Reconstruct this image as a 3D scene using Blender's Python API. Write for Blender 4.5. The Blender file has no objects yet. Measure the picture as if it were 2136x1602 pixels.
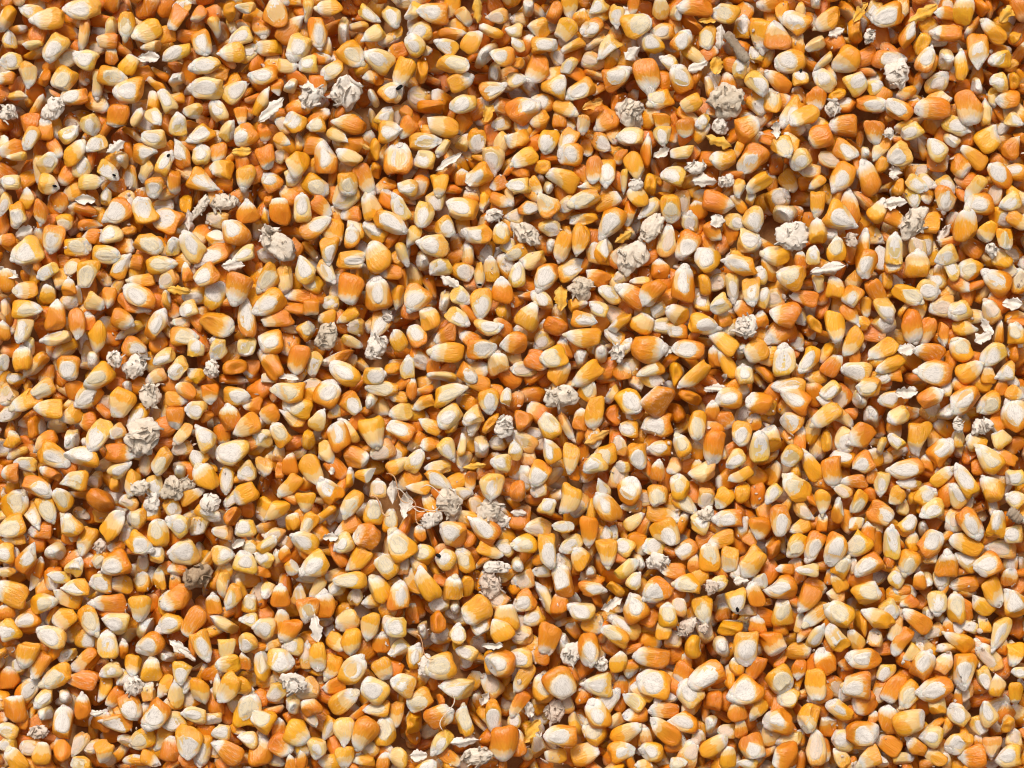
import bpy, math, random
import numpy as np
from mathutils import Matrix, Vector

# ------------------------------------------------------------------ camera, sky, sun, exposure
scn = bpy.context.scene
PX = 0.00017                      # metres of ground per photograph pixel
FW, FH = 2136 * PX, 1602 * PX     # the patch of corn in view
cam_d = bpy.data.cameras.new("camera")
cam = bpy.data.objects.new("camera", cam_d)
scn.collection.objects.link(cam)
scn.camera = cam
CAM_H = 0.95
cam.location = (0, 0, CAM_H)
cam_d.sensor_width = 36
cam_d.lens = 36 * CAM_H / FW
cam_d.clip_start = 0.01
cam_d.clip_end = 100

w = bpy.data.worlds.new("World")
scn.world = w
w.use_nodes = True
wn, wl = w.node_tree.nodes, w.node_tree.links
SUN_EL, SUN_AZ = math.radians(50), math.radians(-14)     # azimuth from the top of the picture, clockwise
sky = wn.new("ShaderNodeTexSky")
sky.sky_type = 'NISHITA'
sky.sun_disc = False
sky.sun_elevation = SUN_EL
sky.sun_rotation = SUN_AZ
sky.air_density = 1.0
sky.dust_density = 9.0
sky.ozone_density = 1.0
bg = wn["Background"]
bg.inputs[1].default_value = 0.078
veil = wn.new("ShaderNodeHueSaturation")          # thin even cloud takes most of the blue out of the sky
veil.inputs["Saturation"].default_value = 0.08
wl.new(sky.outputs[0], veil.inputs["Color"])
wl.new(veil.outputs[0], bg.inputs[0])

sun_d = bpy.data.lights.new("sun", 'SUN')
sun_d.energy = 1.5
sun_d.angle = math.radians(10)
sun_d.color = (1.0, 0.945, 0.90)
sun = bpy.data.objects.new("sun", sun_d)
scn.collection.objects.link(sun)
sd = Vector((math.sin(SUN_AZ) * math.cos(SUN_EL), math.cos(SUN_AZ) * math.cos(SUN_EL), math.sin(SUN_EL)))
sun.rotation_euler = sd.to_track_quat('Z', 'Y').to_euler()
sun.location = sd * 3

scn.view_settings.view_transform = 'Standard'
scn.view_settings.look = 'None'
scn.view_settings.exposure = 0.27
scn.view_settings.gamma = 1.0
scn.cycles.filter_width = 1.1
scn.cycles.max_bounces = 8
scn.cycles.diffuse_bounces = 6

# ------------------------------------------------------------------ what the photograph shows, read off tile by tile
# one line per piece: x y length width clock-direction-of-the-tip code, in steps of 2.5 photograph pixels from the tile corner (@x y)
# codes: g germ face up, b back up, s on edge, c crown end up, t tip end up, r reddish; D cob crumb, F husk flake, K stick
#        second letter: o orange y yellow w white p dull pale in shade k black tip b brown g grey
TRACE = """
@0 0
5 14 25 13 7 sy
25 9 20 14 9.5 gw
42 16 28 18 8.5 by
70 7 36 20 9 gw
105 20 26 15 6.5 gy
122 24 28 18 8 by
90 23 19 11 6.5 sw
69 26 28 10 6 sp
147 15 24 20 7 bo
167 13 17 11 7 so
190 10 17 13 12 cy
201 29 21 15 8 gw
177 21 18 12 5.5 sw
167 34 24 18 5.5 g
194 43 24 18 9 by
8 35 16 15 12 gw
9 51 22 16 8.5 gw
22 61 27 15 6 bw
45 39 28 18 7 gw
29 38 14 9 9 sw
52 65 24 20 7 gy
36 63 16 14 1 co
71 49 23 17 10 gw
92 62 28 16 3.5 gy
95 49 15 13 12 bo
108 52 22 14 1 by
88 34 22 14 9 bo
126 38 18 10 9 sp
147 42 28 13 8 gw
124 49 22 12 9 Fw
170 53 26 15 8.5 gw
145 62 16 14 8 tw
173 73 32 20 9 gw
108 76 31 20 8.5 gy
79 68 28 12 6 sw
60 80 26 16 8.5 go
137 83 24 15 11 gw
125 87 24 11 12 sy
130 97 17 15 5 gw
162 91 20 13 8.5 sw
183 90 22 16 11.5 gw
194 74 26 18 1.5 gw
206 42 20 14 2 gw
13 78 20 9 3 sw
44 89 22 16 1 Dw
4 94 18 16 1 Dw
76 102 20 18 5 gw
97 98 27 19 6.5 bo
112 98 12 9 1 sw
36 107 20 18 12 bo
24 113 22 14 7 gy
56 113 22 14 2 gw
78 117 18 15 8 gw
149 104 21 16 12 gw
129 115 22 16 9.5 gw
167 110 26 15 8 gy
188 108 20 13 1 sw
200 94 16 13 6 bo
120 128 22 17 3 g
167 128 20 16 12 gw
181 124 18 14 6 bo
150 130 26 16 11 go
203 113 22 18 8 g
201 126 20 12 9 Fy
138 137 23 15 1 gk
38 136 22 16 1.5 gw
60 129 26 16 1.5 by
29 139 28 12 6 sw
67 140 20 18 12 gw
13 130 20 9 9 sw
88 142 22 14 4 gk
75 152 24 14 3 bw
38 153 20 18 3.5 bk
96 122 22 12 2 Fw
100 134 14 11 12 tw
122 141 22 14 7 sw
128 153 20 18 6 g
165 151 30 20 4 g
184 141 22 18 9 by
204 147 24 16 6 by
145 150 22 12 6 so
95 155 14 12 9 bo
108 157 20 10 9 gw
9 152 18 14 9 gw
150 4 18 12 9 gw
205 6 16 10 9 sw
5 66 16 14 9 so
@534 0
16 8 32 20 12 go
62 5 24 14 9 by
40 9 24 10 6 sw
4 20 20 18 6 bo
10 39 24 17 9 by
27 23 32 14 1.5 bo
36 39 24 20 7 gw
51 26 28 18 6 go
71 25 26 14 12 tw
81 44 26 20 4 gy
95 11 22 13 4 gw
113 12 22 16 5.5 gw
82 17 18 10 9 sw
98 28 20 15 8 bw
114 29 26 12 8 sy
132 8 20 12 7 sw
148 11 28 18 9 g
184 9 28 24 12 Fy
174 13 20 12 5 sw
204 13 18 14 9 gp
136 25 22 16 9 gw
131 38 22 18 11 gw
118 40 18 15 8 bo
140 41 14 12 4 by
163 29 24 11 3 so
179 36 24 15 1 by
158 39 20 15 10 gw
191 44 26 16 7 tw
165 54 32 16 3 gy
197 58 18 14 12 tw
207 47 24 18 9 g
25 54 18 12 3 bw
44 53 18 15 9 gw
65 58 26 13 8 gy
54 48 16 12 3 so
103 50 28 18 10 gw
122 57 32 18 7 by
99 63 20 14 9 bo
137 57 24 14 12 cy
131 65 14 10 9 by
8 62 26 16 9 g
29 72 16 12 1 tw
46 80 26 20 1 Dw
74 74 32 26 1 Dw
112 77 23 19 2 rk
98 80 16 10 5 tw
5 84 28 12 1 sy
13 92 34 12 7.5 Fw
17 72 16 12 6 bo
136 80 22 18 10 gp
170 70 24 16 2 by
173 85 24 18 8 gw
197 76 22 17 2 g
207 68 16 14 9 sw
150 90 24 14 9 co
124 92 16 12 6 bo
207 88 18 20 9 bo
192 95 20 12 7 Fy
105 97 18 16 1 gw
116 93 20 14 6 gp
205 101 18 14 8 gw
32 102 22 17 10 gy
51 106 16 13 9 gy
77 103 36 18 9.5 bo
69 113 24 10 4 bw
22 104 18 14 10 gp
155 103 36 18 9.5 by
110 109 22 20 3 gy
127 106 20 15 7 bo
138 117 28 16 3 gy
22 117 14 11 4 by
35 119 16 9 12 sy
49 121 20 16 3 bo
87 121 20 9 10 Fo
97 123 20 12 12 cy
6 111 14 14 6 bo
8 131 24 17 5.5 bo
21 130 16 13 9 gp
33 136 26 20 7 by
58 132 32 20 12 go
79 131 24 15 10 bw
118 133 32 24 12 go
187 117 24 18 6 g
172 117 18 12 1 sw
157 122 18 11 7 sw
138 133 22 18 10 gw
161 134 32 9 2 Fw
188 130 22 8 3 sy
186 146 26 19 8 g
203 121 24 14 7 bw
209 118 18 12 6 by
100 140 17 14 12 cy
90 148 28 12 5 bo
11 149 22 16 11 go
28 147 20 14 2 gw
48 154 24 16 4 gy
75 153 22 20 6 gy
152 153 20 18 6 by
126 158 20 14 9 gw
172 147 16 13 12 bo
177 157 18 10 12 bo
203 152 16 14 8 bo
198 133 14 24 6 gw
@1068 0
15 4 18 12 6 tw
7 13 16 12 9 bw
34 11 18 16 1 co
48 4 20 14 6 by
58 13 18 15 12 by
44 24 24 18 7 by
73 7 20 13 8 gw
87 11 20 14 6 gw
69 23 26 16 8 go
22 24 22 16 9 by
27 37 26 18 3 gy
3 26 14 12 9 gw
100 3 18 10 6 bo
96 8 18 10 2 Fw
105 22 28 22 2.5 gy
127 25 22 16 8.5 g
126 5 20 14 12 bp
136 12 14 12 12 tw
152 4 32 16 9 bo
180 10 24 18 9.5 gy
163 17 20 8 3 Fy
195 22 18 20 12 gy
207 20 20 16 6 by
163 31 24 14 6.5 gy
187 38 30 12 4.5 Kb
175 28 26 20 12 Fw
118 36 22 18 11 gy
142 35 24 16 1 go
82 39 26 16 7.5 gw
7 37 14 12 10 gw
50 38 24 11 8.5 sy
71 33 22 8 8 sp
2 45 16 12 9 gw
6 52 16 14 3 cy
67 50 24 16 9 gp
47 53 18 13 7 gw
24 58 28 20 7 bo
102 45 20 14 2 Fw
85 62 26 22 2 go
115 61 30 23 6 bo
132 51 18 14 10 gw
142 66 26 18 11 go
155 55 22 12 8 Fw
171 54 18 14 12 Fy
190 57 20 13 12 gw
205 43 20 16 10 gw
205 70 26 16 5 gw
38 72 26 22 2 gy
58 74 26 18 8 g
5 66 18 14 3 gw
10 90 30 24 2 go
100 92 28 28 1 Db
124 82 24 22 8 gy
178 81 34 30 1 Dg
149 87 26 16 8 by
45 89 22 14 4 by
22 99 20 18 9 by
68 86 22 12 8 Fo
90 82 22 18 12 co
80 98 24 20 8 bo
38 98 22 14 12 bo
60 102 18 12 6 sp
47 104 14 12 4 gp
126 101 18 16 6 bo
161 101 16 14 8 gw
146 107 18 16 6 bo
195 107 26 20 2 bo
175 105 14 14 12 Dw
99 113 24 16 9 gw
126 112 18 16 6 gw
75 116 20 16 4 g
112 127 28 10 12 so
30 117 22 18 6.5 gy
46 117 26 14 7 gy
51 129 24 20 9 go
4 117 20 20 9 by
10 130 24 16 8 by
63 120 14 12 6 bo
125 128 18 14 8 Fw
142 127 24 12 8.5 sw
171 118 28 14 10 Fy
189 124 18 9 7 sy
177 133 24 18 9 by
200 131 30 22 7 go
25 139 16 18 3 cy
45 149 32 22 9.5 by
67 140 26 14 6 bo
78 141 26 16 6 g
88 128 18 10 7 bo
103 139 28 12 5 by
94 150 22 8 6 sw
136 146 22 18 10 gw
122 147 14 11 4 cy
152 138 18 14 9 Dw
7 155 20 14 9 gw
18 154 20 10 5 by
29 155 12 10 12 tw
117 154 20 14 12 cy
101 154 12 12 12 Dw
162 151 26 16 9 Fw
178 150 14 14 12 Dw
8 145 16 10 9 co
68 157 20 8 9 by
206 152 24 14 8 by
190 155 16 26 6 sw
210 27 14 24 6 by
170 93 14 10 9 so
@1602 0
13 7 20 16 6 by
27 6 14 10 6 sw
52 15 28 18 8 by
24 18 28 20 10 g
9 28 24 24 12 bo
77 10 24 10 7 Fy
74 26 20 19 12 cy
41 3 16 10 6 tw
57 25 18 10 8 Fw
102 14 30 20 8.5 g
90 8 20 12 7 gw
130 11 34 20 8 Fy
165 8 26 18 12 by
152 12 24 14 9 bo
200 10 22 22 7 Fy
118 28 26 14 1 go
188 25 28 16 10.5 by
151 26 26 14 9 bo
177 42 32 20 6 g
130 36 20 16 6 cy
144 34 16 10 9 gw
156 38 12 12 3 bo
21 47 24 24 8 gy
40 37 22 12 8 sw
47 47 22 8 7.5 sw
67 49 28 22 7 by
101 48 32 16 3 go
133 52 24 16 1 go
151 48 18 16 6 tw
109 61 25 22 1 Dw
197 48 18 18 9 gy
206 53 14 20 3 cy
163 55 26 14 12 by
209 32 12 12 12 cy
30 63 17 16 12 rk
49 65 22 16 10 gw
11 66 28 14 10 bo
75 67 22 20 2 gw
91 69 16 12 2 gw
116 75 22 12 7.5 sy
141 70 24 18 1 gw
145 83 26 18 2 gy
194 67 18 16 9 gw
156 62 12 12 12 bo
4 82 26 16 12 gy
22 92 30 14 7.5 gy
30 99 30 16 8 by
41 80 16 20 6 bo
57 78 16 12 3 cy
85 85 28 16 3 go
55 90 16 14 12 Dw
108 92 36 18 10 go
138 91 32 20 9 bo
169 89 36 26 6 bo
175 72 16 12 12 tw
183 95 26 10 12 sw
123 84 18 10 2 so
65 104 24 20 9 bo
90 109 22 16 6 bo
124 110 24 15 8.5 gw
102 111 12 10 12 Dw
187 115 28 20 1.5 by
158 104 24 14 4 gw
155 117 16 10 4 tw
202 82 14 20 9 bo
206 100 16 14 4 gw
44 115 24 24 8 bo
13 122 22 18 5 gy
65 125 22 16 4 g
27 134 20 18 8 gw
10 133 20 14 12 bo
97 121 26 14 7 by
113 127 24 22 8 gw
143 122 22 16 11 gw
147 133 12 20 3 bo
163 137 22 18 5 bo
174 130 28 12 10 by
193 145 30 18 11 go
62 147 28 22 7 g
87 147 32 18 11 bo
97 137 18 16 12 cy
134 139 18 14 9 gp
83 127 12 10 12 tw
204 122 20 16 1 bo
207 142 18 18 9 g
18 149 24 14 5 by
37 144 18 12 9 gp
174 153 26 12 7 bw
152 152 18 14 5 gw
124 153 20 14 4 gw
135 151 18 12 4 gw
109 155 18 14 12 cy
4 150 10 16 12 bo
7 108 18 12 12 Fw
5 63 14 10 4 tw
108 143 14 14 6 Fw
190 80 10 12 6 sw
42 152 16 9 8 sy
86 29 14 12 12 Dw
206 66 14 14 6 cy
@0 400
15 18 24 19 5.5 g
20 5 18 14 12 by
32 18 24 14 6 bo
47 7 18 16 6 bo
39 39 26 18 6.5 g
3 10 20 12 7 gw
70 6 22 12 3 Fw
66 15 26 12 9.5 so
50 26 18 16 6 gy
70 26 22 9 3 so
98 14 28 22 7.5 go
86 4 14 12 12 gw
104 6 18 14 5 gw
120 15 26 20 11 gy
128 3 14 10 8 tw
138 23 28 22 10 go
152 7 18 16 12 cy
167 12 24 10 1 Db
184 10 24 18 3 Db
206 18 22 20 12 bo
156 23 22 18 12 Fw
180 23 26 16 9 gp
195 33 28 22 11 go
17 36 20 14 8 Fw
22 51 32 24 8 gw
61 46 24 18 3 gy
75 37 18 14 9 bo
92 34 22 18 8 gw
105 30 14 13 3 cy
122 42 26 18 4 gy
86 52 26 16 3 gy
97 61 26 16 1.5 g
145 48 16 15 12 gw
161 47 30 18 11 gw
176 53 30 16 8 go
178 40 16 14 5 by
112 60 16 16 9 bo
133 60 26 16 3 gy
205 52 24 12 8 gw
196 62 24 14 9 Fw
6 68 22 12 4 Fw
40 66 20 14 8 gw
60 62 16 14 8 gy
72 68 28 20 6 gy
171 71 28 18 8 g
119 74 24 12 9 by
140 73 18 14 8 gp
155 68 14 10 12 so
23 82 23 15 9 by
115 88 28 20 10 go
108 95 28 14 4 bo
40 85 20 14 12 by
54 90 18 16 4 gp
57 78 14 12 12 bo
77 92 18 14 4 bw
149 82 24 10 9 Fy
199 79 28 20 6.5 bo
177 88 26 20 1 gy
22 98 26 16 3 gy
46 104 28 18 12 bo
137 91 18 8 12 sy
90 88 20 12 6 bo
156 97 18 14 8 gw
179 110 32 22 3.5 by
204 108 34 16 12 go
129 112 32 18 1 go
101 107 22 16 4 bo
63 110 28 14 5.5 bo
3 114 16 16 12 bo
20 112 26 16 7 gw
81 120 28 16 6 by
104 117 26 10 8 sw
149 110 16 10 9 gp
25 129 20 14 6 gw
46 122 26 12 8.5 sw
50 131 28 13 8 sy
70 132 20 12 7 bp
151 122 24 16 3 gy
130 126 20 16 12 bo
162 132 20 18 1 gw
178 123 12 12 12 tw
111 131 28 18 4 go
113 146 26 22 1 Dw
57 147 24 20 6 go
28 144 28 12 7.5 sy
18 140 20 20 12 by
79 139 18 16 6 tw
82 154 28 22 8 gy
148 148 22 16 7.5 gw
135 139 22 14 8 gw
181 132 22 14 7 gw
191 145 22 18 3 co
163 152 18 14 10 by
206 130 20 18 6 gw
207 148 18 14 7 bo
192 156 26 9 3 so
176 148 16 14 12 Dw
2 142 14 14 9 gw
12 156 20 12 9 gy
35 153 20 14 6 bo
42 157 18 10 3 gy
130 154 18 12 8 bp
152 157 12 8 12 bo
95 140 18 14 12 Dw
72 110 18 14 12 bo
5 38 12 12 9 bo
60 86 14 10 12 sw
98 78 22 10 7 sp
@534 400
20 15 26 18 12 bo
38 14 26 16 12 gw
8 7 12 10 12 co
8 20 18 8 12 sy
54 12 22 16 4 bo
72 4 26 22 7 gp
48 27 34 16 2 g
79 16 18 14 9 bo
95 12 24 18 11 by
108 6 20 18 12 bo
120 14 24 14 11 gw
111 25 34 16 4 g
141 19 26 18 6 gw
125 4 20 10 9 gw
150 6 20 16 6 gw
170 15 30 22 9.5 gy
178 4 14 16 12 bo
190 8 18 10 6 sy
203 8 20 14 4 bo
198 18 18 12 2 Dw
159 29 20 18 5 gy
16 43 34 24 10 Db
10 36 26 12 8 Fw
61 48 24 17 6 g
79 38 18 18 12 g
98 33 26 16 10 gy
103 54 26 24 11 by
80 57 30 18 3 g
132 35 20 12 7 sw
150 45 34 20 9.5 gw
185 34 28 16 9 g
204 35 20 16 12 gy
124 53 22 10 5.5 sw
140 57 18 18 12 tw
154 61 22 16 8 gw
173 66 22 16 4 gy
208 45 12 14 12 gw
40 64 24 18 11 gw
58 65 26 14 5 gw
24 73 26 10 6 bw
10 73 26 18 7.5 gy
47 78 20 16 10 gy
22 56 20 12 12 so
187 70 24 10 6 sk
196 65 24 12 12 by
208 68 16 18 12 by
110 66 22 14 9 bo
79 81 30 22 6.5 bo
100 86 30 24 12 go
117 88 22 12 6 sy
134 88 26 22 7 g
36 86 24 12 9 bo
62 94 16 12 9 gw
12 92 30 20 8 g
17 106 36 14 8.5 bo
204 85 22 20 12 bo
188 92 26 18 6 gy
158 90 16 14 12 tw
168 86 20 16 4 gw
162 75 22 12 4 Fw
166 106 22 14 4 gw
143 105 22 18 11 by
75 103 22 12 8 by
57 106 18 14 9 by
109 102 12 12 1 Dw
104 110 24 18 7 g
11 125 28 20 9 g
27 114 18 8 3 sp
42 117 18 16 2 gy
58 121 26 22 1 Dg
83 113 18 16 9 gp
119 123 22 14 11 by
135 119 24 18 11 go
79 126 20 10 4 sw
101 130 26 20 1 Dw
194 112 26 14 3 gw
160 120 24 16 8 bo
161 134 30 18 9 by
186 129 26 20 3 go
202 142 20 20 12 bp
209 123 12 16 9 by
14 143 28 18 11 bo
34 140 28 16 6.5 bo
68 139 34 12 8.5 so
48 142 24 14 6.5 gw
73 151 30 18 10 gy
98 151 20 18 3 gy
116 147 16 14 9 cy
127 147 20 14 12 gw
131 156 18 10 12 cy
153 154 26 10 9 sw
175 152 20 16 4 g
150 145 20 12 12 bo
10 156 16 10 9 gp
28 157 22 8 3 Fw
110 158 24 6 9 sy
45 95 20 16 6 bo
65 83 16 10 12 gp
175 52 20 18 12 sp
@1068 400
8 3 24 9 3 gy
14 14 20 16 3 go
31 11 24 22 11 gy
48 10 16 14 8 gp
62 8 28 14 8 gy
80 9 28 12 2 by
105 6 22 16 11 by
100 18 22 11 6.5 so
115 12 22 12 7.5 gw
132 13 24 16 6 gy
143 8 24 14 6 gp
173 10 36 16 3.5 bo
156 15 18 16 12 bo
200 4 18 10 12 gw
10 34 30 18 4 Db
60 21 26 10 9 sy
80 25 32 20 7 g
33 30 20 18 5 gw
57 40 32 15 6.5 by
43 45 28 14 6.5 by
31 45 14 12 12 tw
78 50 26 18 12 g
67 50 18 14 12 gp
116 31 30 16 1.5 Db
96 38 20 12 8 Fy
100 54 28 24 1 Db
131 42 30 16 12 gp
148 27 22 16 12 gw
147 44 34 20 7 go
172 25 14 14 6 Fw
186 24 18 16 4 gw
200 22 22 22 5 gw
168 34 20 18 5 bo
198 40 24 20 3 gw
190 52 16 16 4 Fy
163 56 26 22 10.5 gy
192 61 32 18 9.5 g
5 50 22 10 8 gy
16 57 28 12 8 bw
49 64 28 16 2 gy
4 70 22 16 12 gw
29 69 28 20 7 go
60 79 24 20 3 Dg
39 88 26 20 6 Fy
72 70 26 14 10 bo
91 70 16 14 8 gp
125 64 18 18 12 bo
83 84 24 14 10 gw
100 87 28 18 10 bo
120 83 28 20 7.5 bo
109 73 16 8 9 sw
142 80 30 20 12 go
159 75 18 16 12 cy
172 76 20 16 9 gp
187 80 24 12 6 gw
200 82 24 16 6 gy
208 70 16 12 12 gw
208 88 18 14 1 gw
26 91 26 14 10.5 gw
15 105 26 20 1 by
55 92 18 14 3 by
72 97 20 13 10 gw
58 107 24 14 3 g
40 110 22 20 10 co
61 122 31 18 9 by
86 102 24 14 10 gp
91 110 28 10 7.5 sy
110 110 22 18 1 by
124 99 16 14 8 gw
139 102 24 16 10 by
127 114 20 14 9 gw
160 111 30 18 3.5 gy
137 114 22 14 9 go
161 92 20 14 12 gw
174 94 20 16 8 gw
194 98 20 16 10 bo
195 112 22 20 1 Dw
209 107 12 14 12 bo
4 125 20 22 9 bo
27 124 22 16 8 gw
37 137 24 18 8.5 gy
20 140 22 18 4 bo
58 140 16 16 6 tw
74 136 16 14 12 tw
87 134 18 14 12 Dw
97 129 18 12 1 gw
113 131 30 24 3 bo
126 133 20 18 3 Fw
147 131 32 18 9 go
176 124 28 14 10 by
205 132 24 20 8 by
181 143 26 14 11 by
171 140 20 12 12 bo
100 146 20 16 9 gp
117 148 26 14 8 gy
64 152 32 14 8 by
38 153 24 18 1 by
92 153 16 16 1 bo
10 148 26 14 9 gp
140 150 22 16 12 cy
154 153 34 16 8 by
194 153 18 18 12 gw
118 156 26 10 4 gw
178 107 16 14 12 bo
25 115 14 10 12 bo
194 132 14 20 6 tw
44 130 14 18 12 bo
5 20 18 14 9 gp
140 120 18 10 12 bo
@1602 400
10 6 22 22 2 gy
42 8 24 14 6 by
17 18 22 22 8 tw
25 17 18 16 1 bo
60 21 30 22 4 gy
70 14 34 18 12 bo
20 37 28 26 1 Dw
92 17 20 16 1 by
103 11 16 12 9 Fw
107 9 24 12 3 Fw
123 24 32 24 1 Db
137 26 20 22 9 by
125 5 18 14 6 gw
150 6 24 20 6.5 go
178 10 28 18 9 go
203 9 20 14 8 gw
166 30 34 20 12 by
185 32 22 18 6.5 by
200 38 22 14 6 gy
209 25 24 10 4 by
150 34 22 12 7 Fw
55 48 22 16 12 gy
54 35 20 18 5 tw
41 33 22 16 12 by
89 36 20 18 4 by
70 40 14 12 12 Dp
80 52 34 12 12 so
84 62 26 18 6.5 go
106 50 28 14 12 gw
105 60 20 18 12 go
125 44 22 16 12 gp
127 62 22 22 12 by
10 53 24 18 9 by
49 64 36 12 8.5 Fw
38 54 16 12 12 gw
20 71 26 20 10 gy
28 57 12 10 12 bo
42 77 20 12 6 sw
57 81 22 15 12 by
71 87 22 18 7 g
150 54 22 16 8 gw
156 64 22 14 11 gw
170 62 18 20 9 gy
187 48 14 12 12 Dw
195 58 20 16 11 by
203 64 20 14 4 gy
143 74 20 16 11 gw
162 74 20 14 4 bo
192 75 26 20 10 go
98 74 14 14 12 cy
109 73 16 14 6 gp
133 81 22 18 3.5 gw
92 84 30 14 5 bo
100 96 26 16 5 gw
117 86 30 16 4 gy
33 90 26 14 9 bo
2 68 14 14 9 gw
6 88 24 18 9 gp
30 102 14 14 5 gw
84 97 20 10 6 by
148 95 26 18 9 gp
163 96 22 20 8 gw
190 99 24 20 10.5 gp
205 94 20 16 9 Fw
15 102 30 22 9 bo
10 116 28 24 8 bo
56 112 28 18 6 by
42 109 20 14 11 cy
70 102 22 14 5 bo
120 110 30 20 5.5 bo
100 109 22 20 5 gw
134 115 26 12 6.5 bo
147 118 22 12 6 bo
79 109 16 14 10 by
70 125 28 16 7 by
165 112 24 14 3 by
37 116 16 12 5 bo
26 124 18 16 5 go
163 131 24 22 11 gy
184 112 20 10 11 Fw
180 122 20 18 8 Fw
206 120 16 18 12 gy
205 132 16 14 12 co
94 132 30 14 8 by
102 143 26 16 8 by
135 134 34 16 9.5 bo
116 132 20 16 9 Fw
188 135 26 18 8 gw
15 142 28 20 12 gw
37 139 28 16 7 gy
54 144 28 14 1 bo
155 142 18 14 12 co
140 150 30 22 9 go
75 151 26 18 9 gw
168 150 26 18 2 by
200 149 20 16 8 gw
2 137 12 18 9 by
20 157 36 8 9 by
55 157 20 10 9 gy
93 157 22 10 3 gy
105 153 14 12 9 bo
145 154 16 14 2 Fw
185 152 18 14 12 by
205 157 16 8 4 gw
72 137 16 12 12 bo
@0 800
6 8 22 20 7 gp
16 4 14 14 6 bo
35 5 26 14 8 gy
20 15 28 9 8 by
41 18 27 16 9 by
75 8 28 20 8 gy
5 25 24 10 8 gw
20 29 22 14 8 bo
99 17 28 24 7 by
104 4 10 10 12 tw
122 10 26 20 12 Db
84 40 30 18 7 gw
71 32 20 18 9 bo
59 26 20 16 8 by
42 35 20 14 9 bw
29 39 24 12 12 co
114 26 24 14 7 gy
122 43 34 30 1 Db
99 40 16 12 8 gp
144 14 20 14 3 by
147 28 20 18 6 bo
164 22 20 18 9 gw
176 9 18 16 6 bo
154 5 22 14 10 bo
195 12 26 16 3 gy
172 28 14 10 2 co
205 35 26 18 8 by
192 30 24 20 12 bo
209 19 12 16 9 bo
10 45 18 18 12 by
58 43 18 14 12 tw
67 48 12 12 12 tw
13 57 20 10 8 sw
36 49 28 14 8 bo
45 62 32 20 4 gy
72 60 28 18 9 gy
100 57 28 18 3 bo
112 60 12 14 4 tw
22 69 20 12 9 gw
8 74 20 16 9 bo
83 69 24 12 8 sw
100 73 24 12 2 gw
134 66 28 16 7.5 gy
171 47 22 22 11 gw
153 54 20 14 8 gp
193 58 30 22 9 gw
152 42 22 12 7 bp
166 63 20 16 11 gy
172 69 14 12 4 cy
148 74 14 13 12 tw
206 74 18 16 8 gw
9 86 14 14 12 by
31 86 30 16 3.5 go
61 83 24 18 9 gy
76 83 18 16 9 gw
93 85 16 12 12 cy
43 75 20 12 10 bo
112 83 24 12 6.5 by
117 88 18 12 8 Db
130 87 20 16 6 gw
143 87 20 18 1 Dg
153 84 18 12 3 Dg
170 78 28 20 11 by
187 80 26 14 6 gy
200 92 28 18 8 by
10 101 26 22 1.5 gy
35 104 26 16 5 gy
25 110 26 12 5 gw
52 98 22 16 11 gy
83 98 28 20 10 co
105 102 18 14 10 gp
126 100 18 14 12 Dw
143 103 20 14 5 gy
159 94 26 11 2 by
175 101 18 16 11 Dw
194 98 20 14 8 gw
86 110 30 11 2.5 by
114 113 18 18 9 gy
56 120 24 22 11 gy
92 122 30 18 1.5 by
131 125 26 18 12 gy
65 110 16 10 4 gp
10 120 26 20 8 gy
33 124 22 16 9 bo
170 110 26 14 4 gy
192 112 18 14 1 co
148 120 22 20 10 gw
164 122 18 20 6 gw
185 125 20 13 9 gp
205 121 22 18 9 gw
69 132 34 11 7 by
103 128 16 12 12 gp
115 134 26 18 4 gy
10 132 20 10 9 by
42 140 18 17 1 tw
22 146 28 16 1 go
153 141 26 22 9 gw
184 142 20 18 3 gw
131 143 14 14 12 gw
82 136 14 12 12 Dp
95 138 14 8 9 bo
82 148 20 16 7 gy
97 151 28 22 8 go
62 153 22 14 1 gw
44 155 16 12 12 tw
31 154 22 10 1 bo
205 150 20 22 12 gw
3 142 14 18 9 gy
10 146 12 10 12 gp
116 152 18 12 12 gp
130 156 18 10 9 by
70 149 14 14 12 bo
188 156 16 8 12 by
200 133 16 10 8 Fw
210 138 10 12 9 gy
5 157 16 8 9 sp
147 152 16 14 8 bo
203 104 14 14 12 bo
211 52 8 14 12 bo
61 130 18 10 9 bo
@534 800
28 8 36 18 9 gy
33 19 24 18 9.5 gy
58 10 26 22 1 go
4 16 20 16 9 bp
80 16 26 18 4.5 g
97 14 16 14 12 tw
105 3 28 8 9 gy
117 10 20 10 9 by
139 16 20 14 8 by
160 11 34 16 2.5 gy
195 14 22 16 6 gy
208 10 18 12 12 gw
130 4 20 10 12 bo
10 26 20 16 8 bo
30 30 24 12 10 by
50 31 20 14 1 bw
65 25 16 12 12 gp
97 40 32 22 5.5 by
121 25 22 15 8.5 bw
121 41 28 16 10 go
162 30 24 18 8 gw
145 37 22 14 10 by
180 27 22 16 8 gw
181 32 20 14 6 gw
196 35 22 10 1 cy
207 36 18 16 12 Dw
21 44 24 18 11 gy
5 46 20 16 9 gw
42 46 18 16 12 cy
68 44 26 20 11 go
78 40 26 10 11 bw
59 56 22 14 5 bw
83 62 28 18 3.5 bo
105 57 24 18 8 gp
160 55 20 18 5 gw
145 52 16 14 9 bo
187 53 20 18 12 tw
200 49 14 14 9 gw
172 53 20 8 12 sw
17 60 16 12 12 bp
46 72 30 18 5 by
28 68 20 14 12 bo
5 70 18 16 6 by
119 69 24 15 2 by
133 68 26 14 1 gw
152 70 24 11 9 bw
182 68 24 9 9 Fy
207 66 14 16 9 gw
62 73 8 8 12 Fw
18 74 16 12 12 co
90 78 20 12 2 by
78 80 16 7 12 sy
28 85 26 14 7.5 by
63 89 24 20 11 g
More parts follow.
